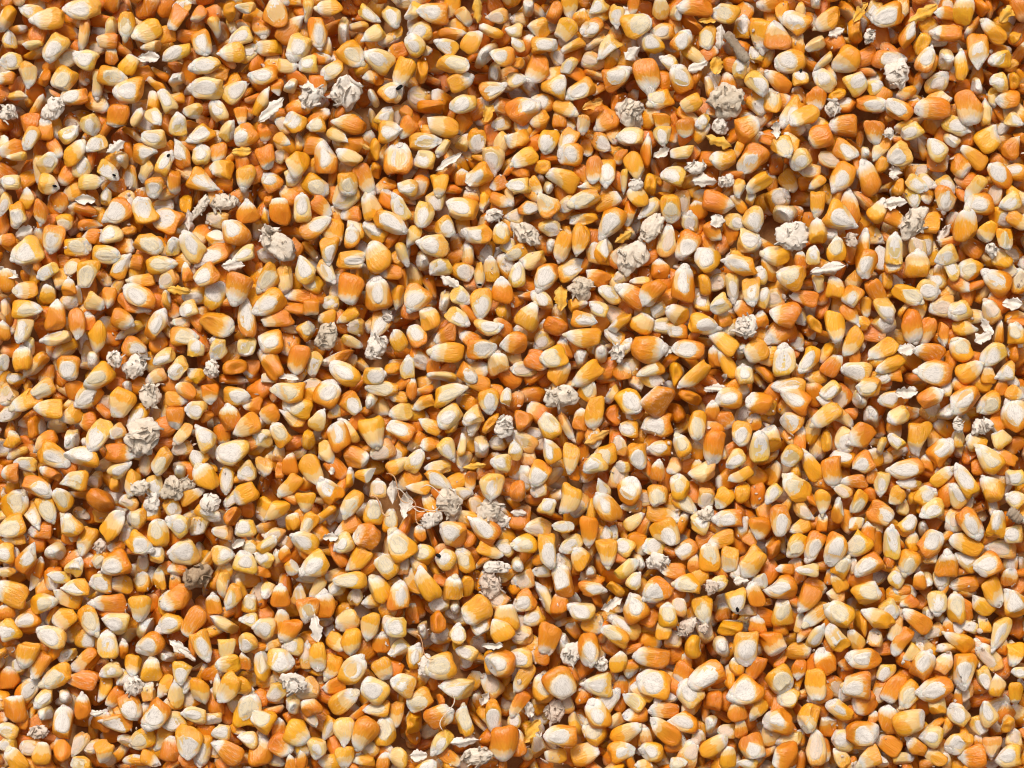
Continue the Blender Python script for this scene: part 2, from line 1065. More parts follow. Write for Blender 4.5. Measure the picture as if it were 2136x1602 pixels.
102 90 18 16 12 gp
115 90 24 22 12 Fw
125 100 28 22 12 Fw
138 87 22 12 9 by
150 79 30 12 4 gy
160 98 26 24 1 Db
172 93 18 12 3 gw
195 84 24 22 6 gw
208 87 14 18 9 bo
178 82 18 10 6 bo
39 98 19 18 6 by
16 106 28 16 8 by
79 101 28 16 7 gy
97 108 24 18 12 gy
112 115 26 14 12 gy
147 113 20 16 8 Dw
164 107 20 16 1 Db
198 106 24 22 1 Db
29 115 18 14 12 by
43 117 22 14 7 gy
55 108 24 10 8 sy
61 110 18 14 6 gp
2 123 14 12 12 co
78 120 24 16 8 bo
40 133 26 18 10 gy
95 128 28 22 9.5 bo
73 134 20 17 8 gw
62 128 16 12 9 Fw
120 135 30 24 11 gy
164 127 32 22 9.5 go
193 124 30 20 10.5 go
138 125 16 12 12 bo
15 128 18 16 9 gp
9 135 20 9 2 gy
5 146 14 14 10 gw
24 144 18 10 12 bo
22 132 14 16 9 gp
50 152 26 24 8 gy
67 143 24 16 5 co
84 147 30 14 7.5 by
96 150 24 14 2 bo
108 152 24 20 11 gy
138 143 22 16 10 gy
158 147 20 18 10 gk
177 147 24 16 11 gy
196 140 26 10 4 by
208 138 12 16 9 gw
135 154 22 12 11 by
122 153 10 12 12 gp
200 155 26 12 9 Dw
165 155 18 10 12 bo
30 155 14 14 6 by
5 156 12 10 9 bo
103 100 22 3 4 Ko
118 88 30 2 4 Ko
128 96 34 2 3.5 Kw
140 104 26 2 2 Kw
150 92 28 2 3 Kw
133 108 24 2 4.5 Ko
158 106 24 2 1.5 Kw
17 147 14 10 12 sp
205 118 18 12 8 Dw
172 63 12 16 6 gp
@1068 800
40 13 28 20 9 Db
10 30 20 20 12 co
31 35 24 18 11 gy
36 4 20 10 12 by
65 7 20 18 1 gy
69 26 29 18 6 by
87 28 18 18 12 co
58 30 20 14 12 bo
84 10 22 9 7 sw
100 14 28 20 5 gy
122 14 30 26 10 bo
151 12 24 12 10 co
137 25 20 18 5 co
121 35 30 22 9 go
155 36 26 18 6 gy
168 23 18 14 12 bo
182 12 26 20 9 g
205 16 16 22 10 bo
170 4 22 10 9 Fw
190 42 22 18 6.5 gy
171 53 32 20 6.5 bo
98 39 22 16 9 gy
10 46 26 12 10 gp
45 36 28 10 5 sp
31 57 22 16 11 gy
48 61 28 14 6.5 by
71 45 28 11 8 Fo
77 60 26 18 8 gy
70 67 22 20 8 gw
90 52 14 14 12 gp
105 60 26 18 6 g
126 54 22 16 9 gy
142 52 20 16 11 gy
207 53 28 18 12 gw
185 64 22 14 7.5 gw
160 76 28 18 8.5 bp
192 76 24 11 8 by
122 74 18 14 12 bo
137 69 18 14 7 bp
156 70 16 12 12 by
24 74 24 18 7 g
3 56 14 12 12 gw
15 60 12 12 12 bp
91 69 16 12 9 gw
51 75 14 16 12 co
98 90 26 24 1 go
140 88 24 20 11 gy
123 94 22 18 6 gy
145 100 24 14 4.5 gy
5 90 18 22 6 co
22 90 18 14 8 gp
29 102 18 16 1 gw
47 97 30 20 6.5 by
79 104 40 18 11 go
66 108 22 12 12 cy
78 90 20 12 11 gw
177 96 22 16 7 by
193 90 18 16 12 cy
204 97 26 12 6 bo
162 94 18 16 6 gp
183 114 30 18 9.5 go
98 104 18 12 9 gp
103 115 20 12 2 bw
126 110 32 12 3.5 by
129 126 32 22 5 gy
157 118 20 20 1 gw
163 110 14 14 12 Db
20 122 24 18 9 gp
43 120 20 12 9 gy
57 102 22 14 7 gp
66 123 28 14 6 bo
52 135 24 13 8 gw
30 139 30 18 6 gy
10 135 24 16 9 gy
84 124 14 10 12 gw
79 140 26 18 6 by
94 137 18 16 10 gw
108 133 24 16 5 bo
120 137 20 16 9 gw
146 138 26 16 8 go
165 145 28 18 12 gy
177 130 26 12 8 by
205 120 14 20 7 bo
200 129 18 12 1 bo
180 149 26 14 6 by
200 149 28 20 7 by
58 147 20 20 11 by
41 152 20 18 12 gw
94 154 26 14 2 bw
122 149 24 14 9 Dw
107 149 18 12 5 tw
152 150 16 10 12 bo
6 152 14 16 12 tw
25 157 16 8 9 gw
65 157 10 8 12 tw
135 157 26 8 9 bo
209 140 10 14 12 bo
3 135 10 10 9 gw
80 129 14 12 12 gw
175 58 12 10 12 gp
90 79 16 20 12 gp
5 108 16 10 9 Fw
205 34 12 12 12 bo
@1602 800
25 16 34 18 10 go
22 33 26 20 9.5 g
20 3 30 10 9 gy
51 5 20 14 8 gw
48 15 18 12 9 gw
84 4 26 16 9 gy
77 14 16 14 11 tw
115 7 22 18 9 Fw
104 13 24 16 9 go
132 12 22 20 2 bo
165 13 40 24 8 go
152 24 20 14 8 tw
186 17 26 18 8 gy
140 23 20 18 1 gp
208 28 20 26 11 go
49 27 30 11 8 by
88 28 18 18 6 tw
109 29 18 18 8 bw
122 25 18 12 3 bo
20 59 22 18 7.5 gy
50 47 20 12 12 cy
67 47 22 20 7 gw
78 42 28 22 8 bo
126 46 32 22 6 by
109 46 16 12 10 gw
96 52 20 8 6.5 sw
145 57 24 20 1.5 go
180 36 20 16 9 Dw
194 44 20 18 11 bw
175 50 20 18 10 by
184 62 30 18 10.5 gy
200 62 24 14 10 bo
52 71 28 20 6 bo
38 69 30 12 11 by
80 66 24 18 8 go
117 70 30 18 9 go
74 82 24 12 9 bo
95 83 22 14 6 gw
24 87 34 20 10.5 gy
146 78 22 12 1.5 by
165 80 30 16 11 gy
186 89 24 20 11 by
206 78 16 18 8 gw
120 84 22 12 9 gw
133 94 22 18 1 gy
124 95 14 16 12 cy
4 45 16 26 12 by
2 20 10 16 9 by
5 91 20 14 7 gw
46 98 22 13 6 by
58 107 24 12 12 so
76 101 22 14 7 gy
63 91 20 10 10 gp
97 108 30 20 4 go
107 95 20 14 7 by
159 94 22 16 11 gw
139 105 24 16 8 gw
160 112 24 20 8 gp
169 115 30 22 5 go
206 97 16 16 10 gw
192 117 28 18 12 gy
118 117 22 18 1 gy
133 122 16 14 12 tw
11 116 34 20 6.5 go
4 139 22 18 12 co
24 136 28 16 7 gy
41 136 28 20 7 go
56 137 30 20 6.5 go
77 134 26 20 8 gy
75 117 18 12 3 by
103 133 28 14 12 gw
136 134 24 20 2 go
166 134 34 12 10 by
87 126 20 14 12 bo
205 126 18 16 9 gw
198 139 26 16 9 gp
205 110 14 14 10 Kb
123 133 14 14 12 by
85 152 28 18 8 go
61 154 22 16 1 gy
34 155 22 10 9 gw
117 149 22 18 6.5 gy
150 152 24 20 12 bo
168 148 24 16 10 gy
186 152 26 20 8 go
138 144 14 14 12 gp
102 148 12 10 12 bo
105 157 14 6 9 by
15 157 14 8 9 bo
205 156 14 10 12 bo
30 105 22 14 4 gp
47 117 10 10 12 bo
28 48 24 10 12 bo
64 30 20 14 4 sp
158 35 14 10 12 Dw
160 47 14 16 12 sp
197 70 14 8 12 bo
133 67 10 14 12 bo
90 76 12 10 12 bo
171 101 12 12 12 gp
150 4 14 12 12 gw
196 3 14 12 12 bo
207 10 14 14 4 by
70 153 14 12 12 gp
115 104 8 18 12 sw
@0 1200
11 17 30 22 9.5 by
26 6 18 11 7 bw
48 4 22 10 9 gw
62 11 26 16 9 gy
84 8 22 20 9 gw
98 9 20 18 9 by
114 7 18 16 12 gy
35 25 24 20 3 gy
55 20 30 14 9.5 by
91 25 34 16 9 bo
116 27 24 20 6 by
131 6 20 12 12 by
145 6 18 10 12 bo
166 3 26 24 2 Dm
147 20 31 22 8 bo
137 27 24 16 12 by
186 7 22 10 6 sw
195 18 26 16 7 gy
208 26 16 16 12 gy
176 25 18 14 12 bo
4 31 16 16 12 bo
20 38 22 16 8 go
43 51 28 20 10 gw
55 38 24 20 8 by
72 38 28 18 5 gy
96 43 24 20 9.5 gw
120 45 20 18 1 tw
141 41 24 18 8 gy
160 41 36 14 7 bo
187 44 30 13 9.5 sw
187 33 20 10 9 bo
207 39 16 14 9 gw
6 47 22 20 8 gy
69 55 20 18 4 gy
88 60 26 18 12 gw
123 58 28 20 8 go
205 58 20 18 8 gw
22 63 28 20 6.5 by
32 75 28 14 7 bo
54 67 22 12 8 gw
71 73 30 14 8 bo
150 61 26 12 10 Fw
155 67 22 8 4 Fw
170 59 28 18 5.5 gy
188 61 20 16 6 bw
136 69 18 13 10 tw
109 76 20 16 6 by
125 80 20 20 12 by
91 80 20 14 8 gw
46 86 28 20 8 gy
12 78 20 12 12 gw
152 80 20 18 6 gw
191 75 22 16 9 by
203 73 14 12 12 bo
210 80 12 18 9 gy
5 90 16 20 12 bo
18 98 26 18 1.5 go
66 90 30 18 9 bo
84 99 24 11 7 by
93 104 22 12 7 bo
105 88 18 14 8 gw
110 94 18 16 12 Dw
135 93 24 12 7 by
151 90 16 14 6 gw
166 97 26 16 6 by
191 94 32 18 7 by
122 97 18 14 12 bp
10 111 28 20 12 bo
36 103 22 14 8 gw
54 102 18 14 12 tw
68 111 22 14 12 bo
107 108 26 18 5 go
129 116 28 22 7 go
145 104 24 14 12 bw
180 95 22 8 12 sw
34 116 16 16 6 tw
52 124 32 20 12 go
80 116 14 8 9 Fw
82 125 20 18 12 bo
97 124 32 16 9.5 go
143 108 18 12 9 by
160 118 20 18 9 gw
176 121 20 12 9 gw
146 124 20 16 8 gw
195 110 20 16 6 gp
207 116 16 28 12 gy
15 120 20 12 12 bo
4 128 20 14 9.5 gw
30 132 22 12 9 Dp
116 139 24 18 8 gy
103 142 16 12 10 gp
64 140 24 14 7 gp
88 147 22 18 6 by
76 144 14 12 9 gp
155 140 34 22 6 gy
142 146 24 18 12 bo
133 135 28 10 7 by
184 131 20 16 9 gw
190 148 32 18 10 bo
206 138 14 16 9 gw
209 148 12 20 6 bo
4 143 14 16 9 gw
24 145 20 16 9 gp
34 149 22 16 12 by
50 147 28 14 11 bo
12 155 24 18 11 by
66 156 24 12 9 gy
122 153 20 12 4 by
110 157 20 8 9 by
163 147 28 18 6 gy
175 148 10 12 12 gp
130 130 12 8 12 bo
100 65 14 10 12 bo
@534 1200
8 14 16 16 12 tw
20 19 20 16 12 bo
27 5 18 10 5 gw
46 3 26 10 9 gy
51 12 22 11 7 bw
37 16 16 12 12 gp
78 5 32 16 9 gy
66 12 18 14 8 gw
83 20 16 14 12 gp
103 13 28 18 11 by
97 20 20 14 8 by
119 19 30 20 12 go
143 8 30 18 11 by
112 2 14 10 12 bo
165 12 22 20 12 by
174 11 20 16 12 cy
197 10 24 22 1 Dp
203 20 22 18 10 gp
4 24 14 14 12 by
44 30 24 20 6 go
57 26 22 20 12 bo
50 45 30 22 12 Fw
8 43 20 20 9 gw
27 45 26 18 7 bo
76 39 22 18 8 bw
95 41 26 18 6.5 by
117 44 20 18 9 gw
109 40 18 14 10 gp
140 47 18 14 12 tw
151 41 20 18 6 co
154 26 18 14 9 gw
165 28 12 12 12 tw
182 30 28 22 8 by
169 49 20 18 12 gw
168 57 16 12 12 cy
187 42 22 20 6 go
202 47 24 18 11 by
209 36 14 24 12 by
80 56 24 18 5.5 by
66 58 20 16 4 by
104 58 18 16 12 bo
119 62 22 14 8 gw
176 65 22 13 9.5 gw
31 60 18 16 9 gw
13 60 16 9 8 sp
2 57 8 12 12 gw
20 73 24 22 3 gw
51 67 28 18 6 by
39 69 22 10 12 gp
63 76 22 16 7 by
81 78 28 20 1 gy
106 79 20 20 5 by
132 70 22 18 12 gy
142 77 20 16 12 Dw
157 76 28 22 8.5 gy
5 78 28 16 12 gy
205 75 20 24 9 go
195 76 20 14 12 cy
198 59 22 10 3 Fw
132 83 12 10 12 bo
32 90 22 18 4 Dw
15 97 20 18 7 gw
44 96 22 18 8 gp
65 93 22 16 9 bo
98 97 26 22 10 gw
122 93 24 18 10 gw
121 102 18 12 12 cy
136 106 26 18 8.5 gy
168 95 38 20 9 gw
195 95 24 18 11 gp
73 108 30 18 2 by
99 112 26 14 9 gy
30 110 16 16 12 tw
47 110 20 18 11 bo
44 120 18 12 5 gp
4 120 22 22 10 gy
152 119 24 22 2 bo
116 118 26 11 6.5 by
132 123 22 20 12 cy
174 125 28 16 12 gy
197 119 30 18 6 g
209 112 10 16 12 gw
190 105 16 12 1 Fw
33 131 26 22 4.5 by
20 131 20 14 12 bo
60 130 26 14 7 gy
73 131 28 18 6 bw
90 130 28 22 7 bo
107 136 26 20 12 gy
130 135 20 16 12 co
205 140 20 30 6 bo
20 143 22 18 4 bo
50 147 18 16 6 gw
154 142 26 14 7 gw
175 140 30 12 9 Fw
186 152 32 20 9 Db
3 148 12 24 12 bo
14 154 18 14 4 gp
74 153 20 18 6 by
94 147 18 14 10 gp
117 153 18 18 9 bw
105 155 14 14 12 bo
135 151 18 14 9 Fw
37 155 20 10 12 bo
162 154 24 12 4 bo
92 157 18 8 9 by
28 157 16 8 12 bo
207 158 10 6 12 bo
164 96 8 12 12 Fw
160 115 30 2 6 Kw
140 60 26 2 4 Ko
128 141 20 12 12 bp
209 92 8 12 12 cy
@1068 1200
42 8 32 20 12 go
42 26 18 18 12 bo
10 5 20 16 9 gp
23 3 14 10 12 gp
11 22 22 18 8 go
28 20 28 12 11 sw
67 13 28 16 3 go
88 12 18 12 10 cy
91 3 24 10 9 gy
83 24 24 16 8 Fw
104 28 26 22 11 go
103 8 16 12 1 gw
121 12 26 20 8 go
123 20 18 10 12 bo
148 8 26 20 9 gy
158 28 26 18 6 gy
139 26 18 14 12 gp
131 34 20 16 12 gy
187 20 24 18 6 gk
174 7 18 14 8 gw
191 5 16 12 9 Fw
203 17 22 16 11 bo
177 27 20 14 12 gp
178 34 16 14 12 bo
198 32 18 12 9 gp
208 6 12 14 9 gw
18 36 18 16 8 gy
60 33 24 20 10 gw
68 40 22 18 4 by
4 45 14 20 12 gp
10 53 20 18 9 gp
32 53 34 22 6.5 bo
86 52 28 16 10 gy
95 43 32 14 10 gw
66 61 30 20 6 go
53 49 18 14 11 bo
44 59 20 16 12 tw
52 67 22 18 1 Dw
125 48 18 14 12 by
135 56 16 14 12 gp
146 44 20 14 2 Dp
152 61 20 18 12 cy
184 45 24 14 9 cy
164 48 22 18 11 gp
175 61 18 18 6 tw
196 61 30 22 6 gy
206 45 14 18 12 bo
118 68 36 22 9 bo
88 74 20 16 12 by
22 68 22 16 9 bo
6 72 22 18 9 gw
41 91 34 24 5 go
28 96 28 20 12 gy
10 87 28 12 7.5 by
120 90 30 24 9.5 gy
142 82 22 16 7 bo
163 83 32 24 8.5 go
189 77 16 14 12 by
195 97 38 22 8 go
168 106 20 18 12 co
147 100 26 22 10.5 gw
109 98 26 12 10 by
73 92 26 20 9 gw
75 76 14 14 12 Dw
92 94 16 14 12 bo
101 107 22 14 10 gw
80 108 26 18 1.5 gy
62 104 18 16 12 bo
16 113 16 14 12 Fw
36 117 26 18 12 Dp
6 110 26 14 7 bo
72 118 30 20 11 gy
105 117 24 14 9 bo
129 114 28 16 9 bo
145 123 28 20 9 g
187 113 20 18 12 bo
206 110 22 14 7 by
166 124 16 15 12 tw
178 130 20 14 9 gp
17 131 28 22 1 Fy
42 136 34 20 9 go
69 131 24 20 11 gy
95 132 28 12 2 by
127 131 38 18 10 bo
85 122 18 10 8 bp
169 142 28 13 2 by
202 144 26 20 5.5 go
22 147 24 16 12 gp
64 151 28 18 2.5 by
92 148 26 18 2.5 g
117 148 20 18 9 gy
137 139 22 18 3 bo
149 150 26 18 1 gp
110 137 14 12 12 bp
157 138 14 12 12 gp
38 155 24 10 9 by
12 153 12 14 12 tw
180 152 22 14 12 by
140 156 20 10 9 gy
110 158 14 6 9 by
198 157 18 8 9 gw
4 124 14 12 12 gw
2 145 8 24 12 bo
190 128 14 12 12 bo
160 45 10 10 12 Dp
165 10 14 12 12 Dp
46 110 16 14 12 gp
99 78 12 18 6 bo
146 75 16 12 12 bo
122 107 16 10 12 Fw
@1602 1200
11 10 28 22 9 go
34 18 26 18 7 bo
36 3 18 8 9 gw
60 5 20 14 11 by
84 15 34 20 2 gy
109 4 18 14 1 gw
12 32 26 20 12 gy
41 31 28 16 7.5 by
58 18 18 14 9 bp
61 33 26 20 10 gy
26 40 18 10 12 gp
102 29 18 16 5 gw
94 36 30 12 10 by
113 13 16 9 9 bo
127 8 18 12 12 bo
135 7 16 14 6 tw
148 4 18 14 6 gw
141 24 20 18 6 gw
136 35 14 12 12 tw
160 28 28 17 12 gy
167 9 24 16 9 bo
183 26 30 16 10 by
191 15 26 18 5 by
208 25 16 24 11 gy
204 5 18 14 12 bo
120 25 18 12 8 bo
77 41 24 12 12 cy
59 53 30 16 11 gy
126 41 30 16 10.5 bo
113 56 26 12 7 bo
109 46 24 12 7 bp
121 66 20 12 7 bw
172 45 18 14 9 gw
184 43 18 12 12 by
197 46 32 16 7 gw
142 49 20 10 8 gp
162 57 30 16 10 by
154 44 14 10 12 bo
42 55 26 14 1 gw
28 65 28 12 3 by
33 49 18 10 7 bo
4 56 26 22 5 bo
74 54 24 10 11 bw
90 54 18 14 12 gp
82 69 40 20 9 go
50 75 26 20 11 bo
187 70 28 18 10.5 gp
207 66 20 20 6 by
163 81 32 22 6 g
130 76 28 20 1 go
148 76 20 18 1 bp
100 83 24 14 7 gw
106 95 30 14 7 bo
10 86 26 24 5 gy
39 92 28 20 6 by
26 80 18 14 6 bo
75 93 40 24 9 go
71 99 26 18 8 gw
120 101 26 18 7 gy
140 97 32 20 9 go
180 87 24 14 5 gw
191 93 20 16 12 by
207 99 22 12 6 by
211 82 10 10 9 gw
18 104 24 18 9 gy
62 113 30 16 10 gy
35 121 26 22 7 gy
10 120 26 20 9 go
47 102 22 16 8 bo
83 108 24 20 8 bo
143 110 20 16 12 by
168 102 24 12 8 gp
187 117 24 16 11 gw
119 123 40 20 2.5 by
104 121 28 20 12 bo
162 119 22 20 11 gw
179 128 22 16 5 gw
200 125 16 16 12 cy
80 134 30 22 3 go
64 138 22 18 9.5 gw
52 128 20 18 12 bo
139 134 22 18 9 gw
160 140 26 20 7.5 gy
165 134 16 14 12 cy
40 146 32 18 12 gp
15 152 26 22 9 bo
18 141 24 14 8 bw
103 143 26 16 10 bo
124 143 20 14 10 bo
190 145 22 16 6 bp
203 152 24 22 9 gw
172 153 24 20 9 bo
65 152 22 12 11 bw
86 153 24 16 8 by
115 155 20 12 3 bw
141 151 24 10 10 by
4 135 12 20 12 bp
98 158 12 6 9 tw
207 138 12 14 12 gp
176 142 16 12 12 bo
204 118 14 18 12 bo
150 156 16 10 12 gp
128 64 14 10 12 gp
55 3 12 14 12 bo
11 45 14 14 12 bo
200 60 12 10 12 bo
160 108 20 10 12 bo
90 122 14 8 12 bo
28 138 10 8 12 bo
177 60 12 12 12 bo
"""

rng = np.random.default_rng(7)
random.seed(7)
U = 2.5 * PX
ITEMS = []
ox = oy = 0
for ln in TRACE.split("\n"):
    t = ln.split()
    if not t:
        continue
    if t[0][0] == '@':
        ox, oy = float(t[0][1:]), float(t[1])
        continue
    px, py = ox + float(t[0]) * 2.5, oy + float(t[1]) * 2.5
    ITEMS.append(dict(tile=(ox, oy), px=px, py=py, x=px * PX - FW / 2, y=FH / 2 - py * PX, L=float(t[2]) * U, W=float(t[3]) * U,
                      clock=float(t[4]), code=t[5][0], tone=(t[5][1] if len(t[5]) > 1 else 'n')))

# ------------------------------------------------------------------ materials
def node_mat(name):
    m = bpy.data.materials.new(name)
    m.use_nodes = True
    return m, m.node_tree.nodes, m.node_tree.links, m.node_tree.nodes["Principled BSDF"]

def attr(n, name):
    a = n.new("ShaderNodeAttribute")
    a.attribute_name = name
    return a

def mth(n, l, op, a, b=None, c=None, clamp=False):
    x = n.new("ShaderNodeMath")
    x.operation = op
    x.use_clamp = clamp
    for i, v in enumerate((a, b, c)):
        if v is None:
            continue
        if isinstance(v, (int, float)):
            x.inputs[i].default_value = v
        else:
            l.new(v, x.inputs[i])
    return x.outputs[0]

def sstep(n, l, v, lo, hi):
    x = n.new("ShaderNodeMapRange")
    x.interpolation_type = 'SMOOTHSTEP'
    for i, q in ((0, v), (1, lo), (2, hi)):
        if isinstance(q, (int, float)):
            x.inputs[i].default_value = q
        else:
            l.new(q, x.inputs[i])
    return x.outputs[0]

def mix(n, l, f, a, b, mode='MIX'):
    x = n.new("ShaderNodeMix")
    x.data_type = 'RGBA'
    x.blend_type = mode
    for i, q in ((0, f), (6, a), (7, b)):
        if isinstance(q, (int, float)):
            x.inputs[i].default_value = q
        elif isinstance(q, tuple):
            x.inputs[i].default_value = (*q, 1)
        else:
            l.new(q, x.inputs[i])
    return x.outputs[2]

def noise(n, l, vec, scale, detail=3, rough=0.55):
    x = n.new("ShaderNodeTexNoise")
    x.inputs["Scale"].default_value = scale
    x.inputs["Detail"].default_value = detail
    x.inputs["Roughness"].default_value = rough
    l.new(vec, x.inputs["Vector"])
    return x.outputs[0]

def seeded(n, l):
    """local kernel coordinate pushed to its own place in the noise"""
    kp, kv = attr(n, "kp"), attr(n, "kv")
    sv = n.new("ShaderNodeSeparateXYZ")
    l.new(kv.outputs["Vector"], sv.inputs[0])
    cb = n.new("ShaderNodeCombineXYZ")
    for i in range(3):
        l.new(sv.outputs[0], cb.inputs[i])
    va = n.new("ShaderNodeVectorMath")
    l.new(kp.outputs["Vector"], va.inputs[0])
    l.new(cb.outputs[0], va.inputs[1])
    sp = n.new("ShaderNodeSeparateXYZ")
    l.new(kp.outputs["Vector"], sp.inputs[0])
    return va.outputs[0], sp, sv

def bump(n, l, bs, h, dist, strength=1.0):
    b = n.new("ShaderNodeBump")
    b.inputs["Strength"].default_value = strength
    b.inputs["Distance"].default_value = dist
    l.new(h, b.inputs["Height"])
    l.new(b.outputs[0], bs.inputs["Normal"])

CREAM = (0.82, 0.57, 0.25)
FLOUR = (0.79, 0.71, 0.61)

def make_hull():
    m, n, l, bs = node_mat("kernel_hull")
    co, sp, sv = seeded(n, l)
    kc = attr(n, "kc")
    n1 = noise(n, l, co, 1.3, 3)
    n2 = noise(n, l, co, 5.0, 4, 0.65)
    u, v, s = sp.outputs[0], sp.outputs[1], sp.outputs[2]
    # back of the kernel: the pale floury part begins at v = vb
    vj = mth(n, l, 'MULTIPLY_ADD', n1, 0.42, mth(n, l, 'MULTIPLY_ADD', n2, 0.16, mth(n, l, 'ADD', v, -0.29)))
    vb = sv.outputs[1]
    pale_b = sstep(n, l, vj, mth(n, l, 'ADD', vb, -0.01), mth(n, l, 'ADD', vb, 0.06))
    gold_b = sstep(n, l, vj, mth(n, l, 'ADD', vb, -0.30), mth(n, l, 'ADD', vb, 0.03))
    # germ face: pale oval round the germ
    du = mth(n, l, 'MULTIPLY', u, 1.05)
    dv = mth(n, l, 'MULTIPLY', mth(n, l, 'SUBTRACT', vj, 0.68), 2.25)
    dd = mth(n, l, 'ADD', mth(n, l, 'MULTIPLY', du, du), mth(n, l, 'MULTIPLY', dv, dv))
    pale_g = mth(n, l, 'MULTIPLY', mth(n, l, 'SUBTRACT', 1.0, sstep(n, l, dd, 0.80, 0.97)), sstep(n, l, s, 0.05, 0.4))
    pale = mth(n, l, 'MAXIMUM', pale_b, pale_g)
    crown = mix(n, l, mth(n, l, 'MULTIPLY', n2, 0.35), kc.outputs["Color"], (0.82, 0.34, 0.015))
    deep = sstep(n, l, n1, 0.52, 0.75)
    crown = mix(n, l, mth(n, l, 'MULTIPLY', deep, 0.45), crown, (0.60, 0.14, 0.005))
    gold = mth(n, l, 'MAXIMUM', gold_b, mth(n, l, 'MULTIPLY', mth(n, l, 'SUBTRACT', 1.0, sstep(n, l, dd, 0.9, 1.6)), sstep(n, l, s, 0.05, 0.4)))
    crown = mix(n, l, mth(n, l, 'MULTIPLY', gold, 0.40), crown, (0.84, 0.42, 0.03))
    cream = mix(n, l, 0.22, CREAM, kc.outputs["Color"])
    c = mix(n, l, pale, crown, cream)
    tip = sstep(n, l, mth(n, l, 'MULTIPLY_ADD', n2, 0.22, mth(n, l, 'ADD', v, -0.11)), 0.70, 0.92)
    tip = mth(n, l, 'MULTIPLY', tip, mth(n, l, 'SUBTRACT', 1.0, mth(n, l, 'MULTIPLY', sstep(n, l, vb, 0.75, 0.92), 0.8)))
    c = mix(n, l, tip, c, FLOUR)
    dust = mth(n, l, 'MULTIPLY', sstep(n, l, n2, 0.47, 0.76), sv.outputs[2])
    c = mix(n, l, dust, c, (0.74, 0.66, 0.55))
    fl = attr(n, "kb")                       # broken face: floury white
    c = mix(n, l, fl.outputs["Fac"], c, (0.80, 0.72, 0.58))
    l.new(c, bs.inputs["Base Color"])
    bs.inputs["Roughness"].default_value = 0.30
    bs.inputs["Specular IOR Level"].default_value = 0.5
    bs.inputs["Subsurface Weight"].default_value = SSS
    bs.inputs["Subsurface Radius"].default_value = (1.0, 0.45, 0.15)
    bs.inputs["Subsurface Scale"].default_value = 0.0012
    mp = n.new("ShaderNodeMapping")
    mp.inputs["Scale"].default_value = (4.5, 1.3, 4.5)
    l.new(co, mp.inputs[0])
    n5 = noise(n, l, mp.outputs[0], 1.6, 3, 0.6)
    bump(n, l, bs, mth(n, l, 'ADD', n2, mth(n, l, 'MULTIPLY', n5, 0.9)), 0.0006, 0.48)
    return m

def make_germ(name, lo, hi, dk):
    m, n, l, bs = node_mat(name)
    co, sp, sv = seeded(n, l)
    kc = attr(n, "kc")
    n2 = noise(n, l, co, 4.0, 5, 0.7)
    n3 = noise(n, l, co, 11.0, 3, 0.6)
    c = mix(n, l, mth(n, l, 'MULTIPLY', sstep(n, l, n2, 0.35, 0.75), 0.4), kc.outputs["Color"], hi, 'MIX')
    c = mix(n, l, mth(n, l, 'MULTIPLY', sstep(n, l, n3, 0.56, 0.72), dk), c, lo)
    mp = n.new("ShaderNodeMapping")
    mp.inputs["Scale"].default_value = (7.0, 5.0, 4.0)
    l.new(co, mp.inputs[0])
    n4 = noise(n, l, mp.outputs[0], 1.0, 2, 0.5)
    crack_shade = mth(n, l, 'SUBTRACT', 1.0, sstep(n, l, mth(n, l, 'ABSOLUTE', mth(n, l, 'SUBTRACT', n4, 0.5)), 0.0, 0.05))  # dark lines: dirt and crease shading together, put into the colour
    c = mix(n, l, mth(n, l, 'MULTIPLY', crack_shade, 0.62), c, lo)
    l.new(c, bs.inputs["Base Color"])
    bs.inputs["Roughness"].default_value = 0.58
    bs.inputs["Specular IOR Level"].default_value = 0.25
    bump(n, l, bs, n2, 0.0006, 0.42)
    return m

def make_flat(name, col, rough=0.8):
    m, n, l, bs = node_mat(name)
    tc = n.new("ShaderNodeTexCoord")
    nz = noise(n, l, tc.outputs["Object"], 900, 4)
    c = mix(n, l, nz, tuple(x * 0.7 for x in col), tuple(min(1, x * 1.25) for x in col))
    l.new(c, bs.inputs["Base Color"])
    bs.inputs["Roughness"].default_value = rough
    bs.inputs["Specular IOR Level"].default_value = 0.1
    bump(n, l, bs, nz, 0.0006, 0.6)
    return m

SSS = 0.30
M_HULL = make_hull()
M_GERM = make_germ("kernel_germ", (0.50, 0.43, 0.36), (0.80, 0.73, 0.66), 0.45)
M_TIP = make_germ("kernel_tip", (0.40, 0.33, 0.27), (0.80, 0.74, 0.66), 0.8)
M_BLACK = make_flat("black_layer", (0.012, 0.010, 0.010), 0.5)
def chaff_mat(name, a, b, c):
    m, n, l, bs = node_mat(name)
    tc = n.new("ShaderNodeTexCoord")
    n1 = noise(n, l, tc.outputs["Object"], 260, 4, 0.6)
    n2 = noise(n, l, tc.outputs["Object"], 1100, 3, 0.6)
    col = mix(n, l, sstep(n, l, n1, 0.35, 0.65), a, b)
    col = mix(n, l, mth(n, l, 'MULTIPLY', sstep(n, l, n2, 0.52, 0.70), 0.5), col, c)
    l.new(col, bs.inputs["Base Color"])
    bs.inputs["Roughness"].default_value = 0.85
    bs.inputs["Specular IOR Level"].default_value = 0.1
    bump(n, l, bs, n2, 0.0006, 0.6)
    return m
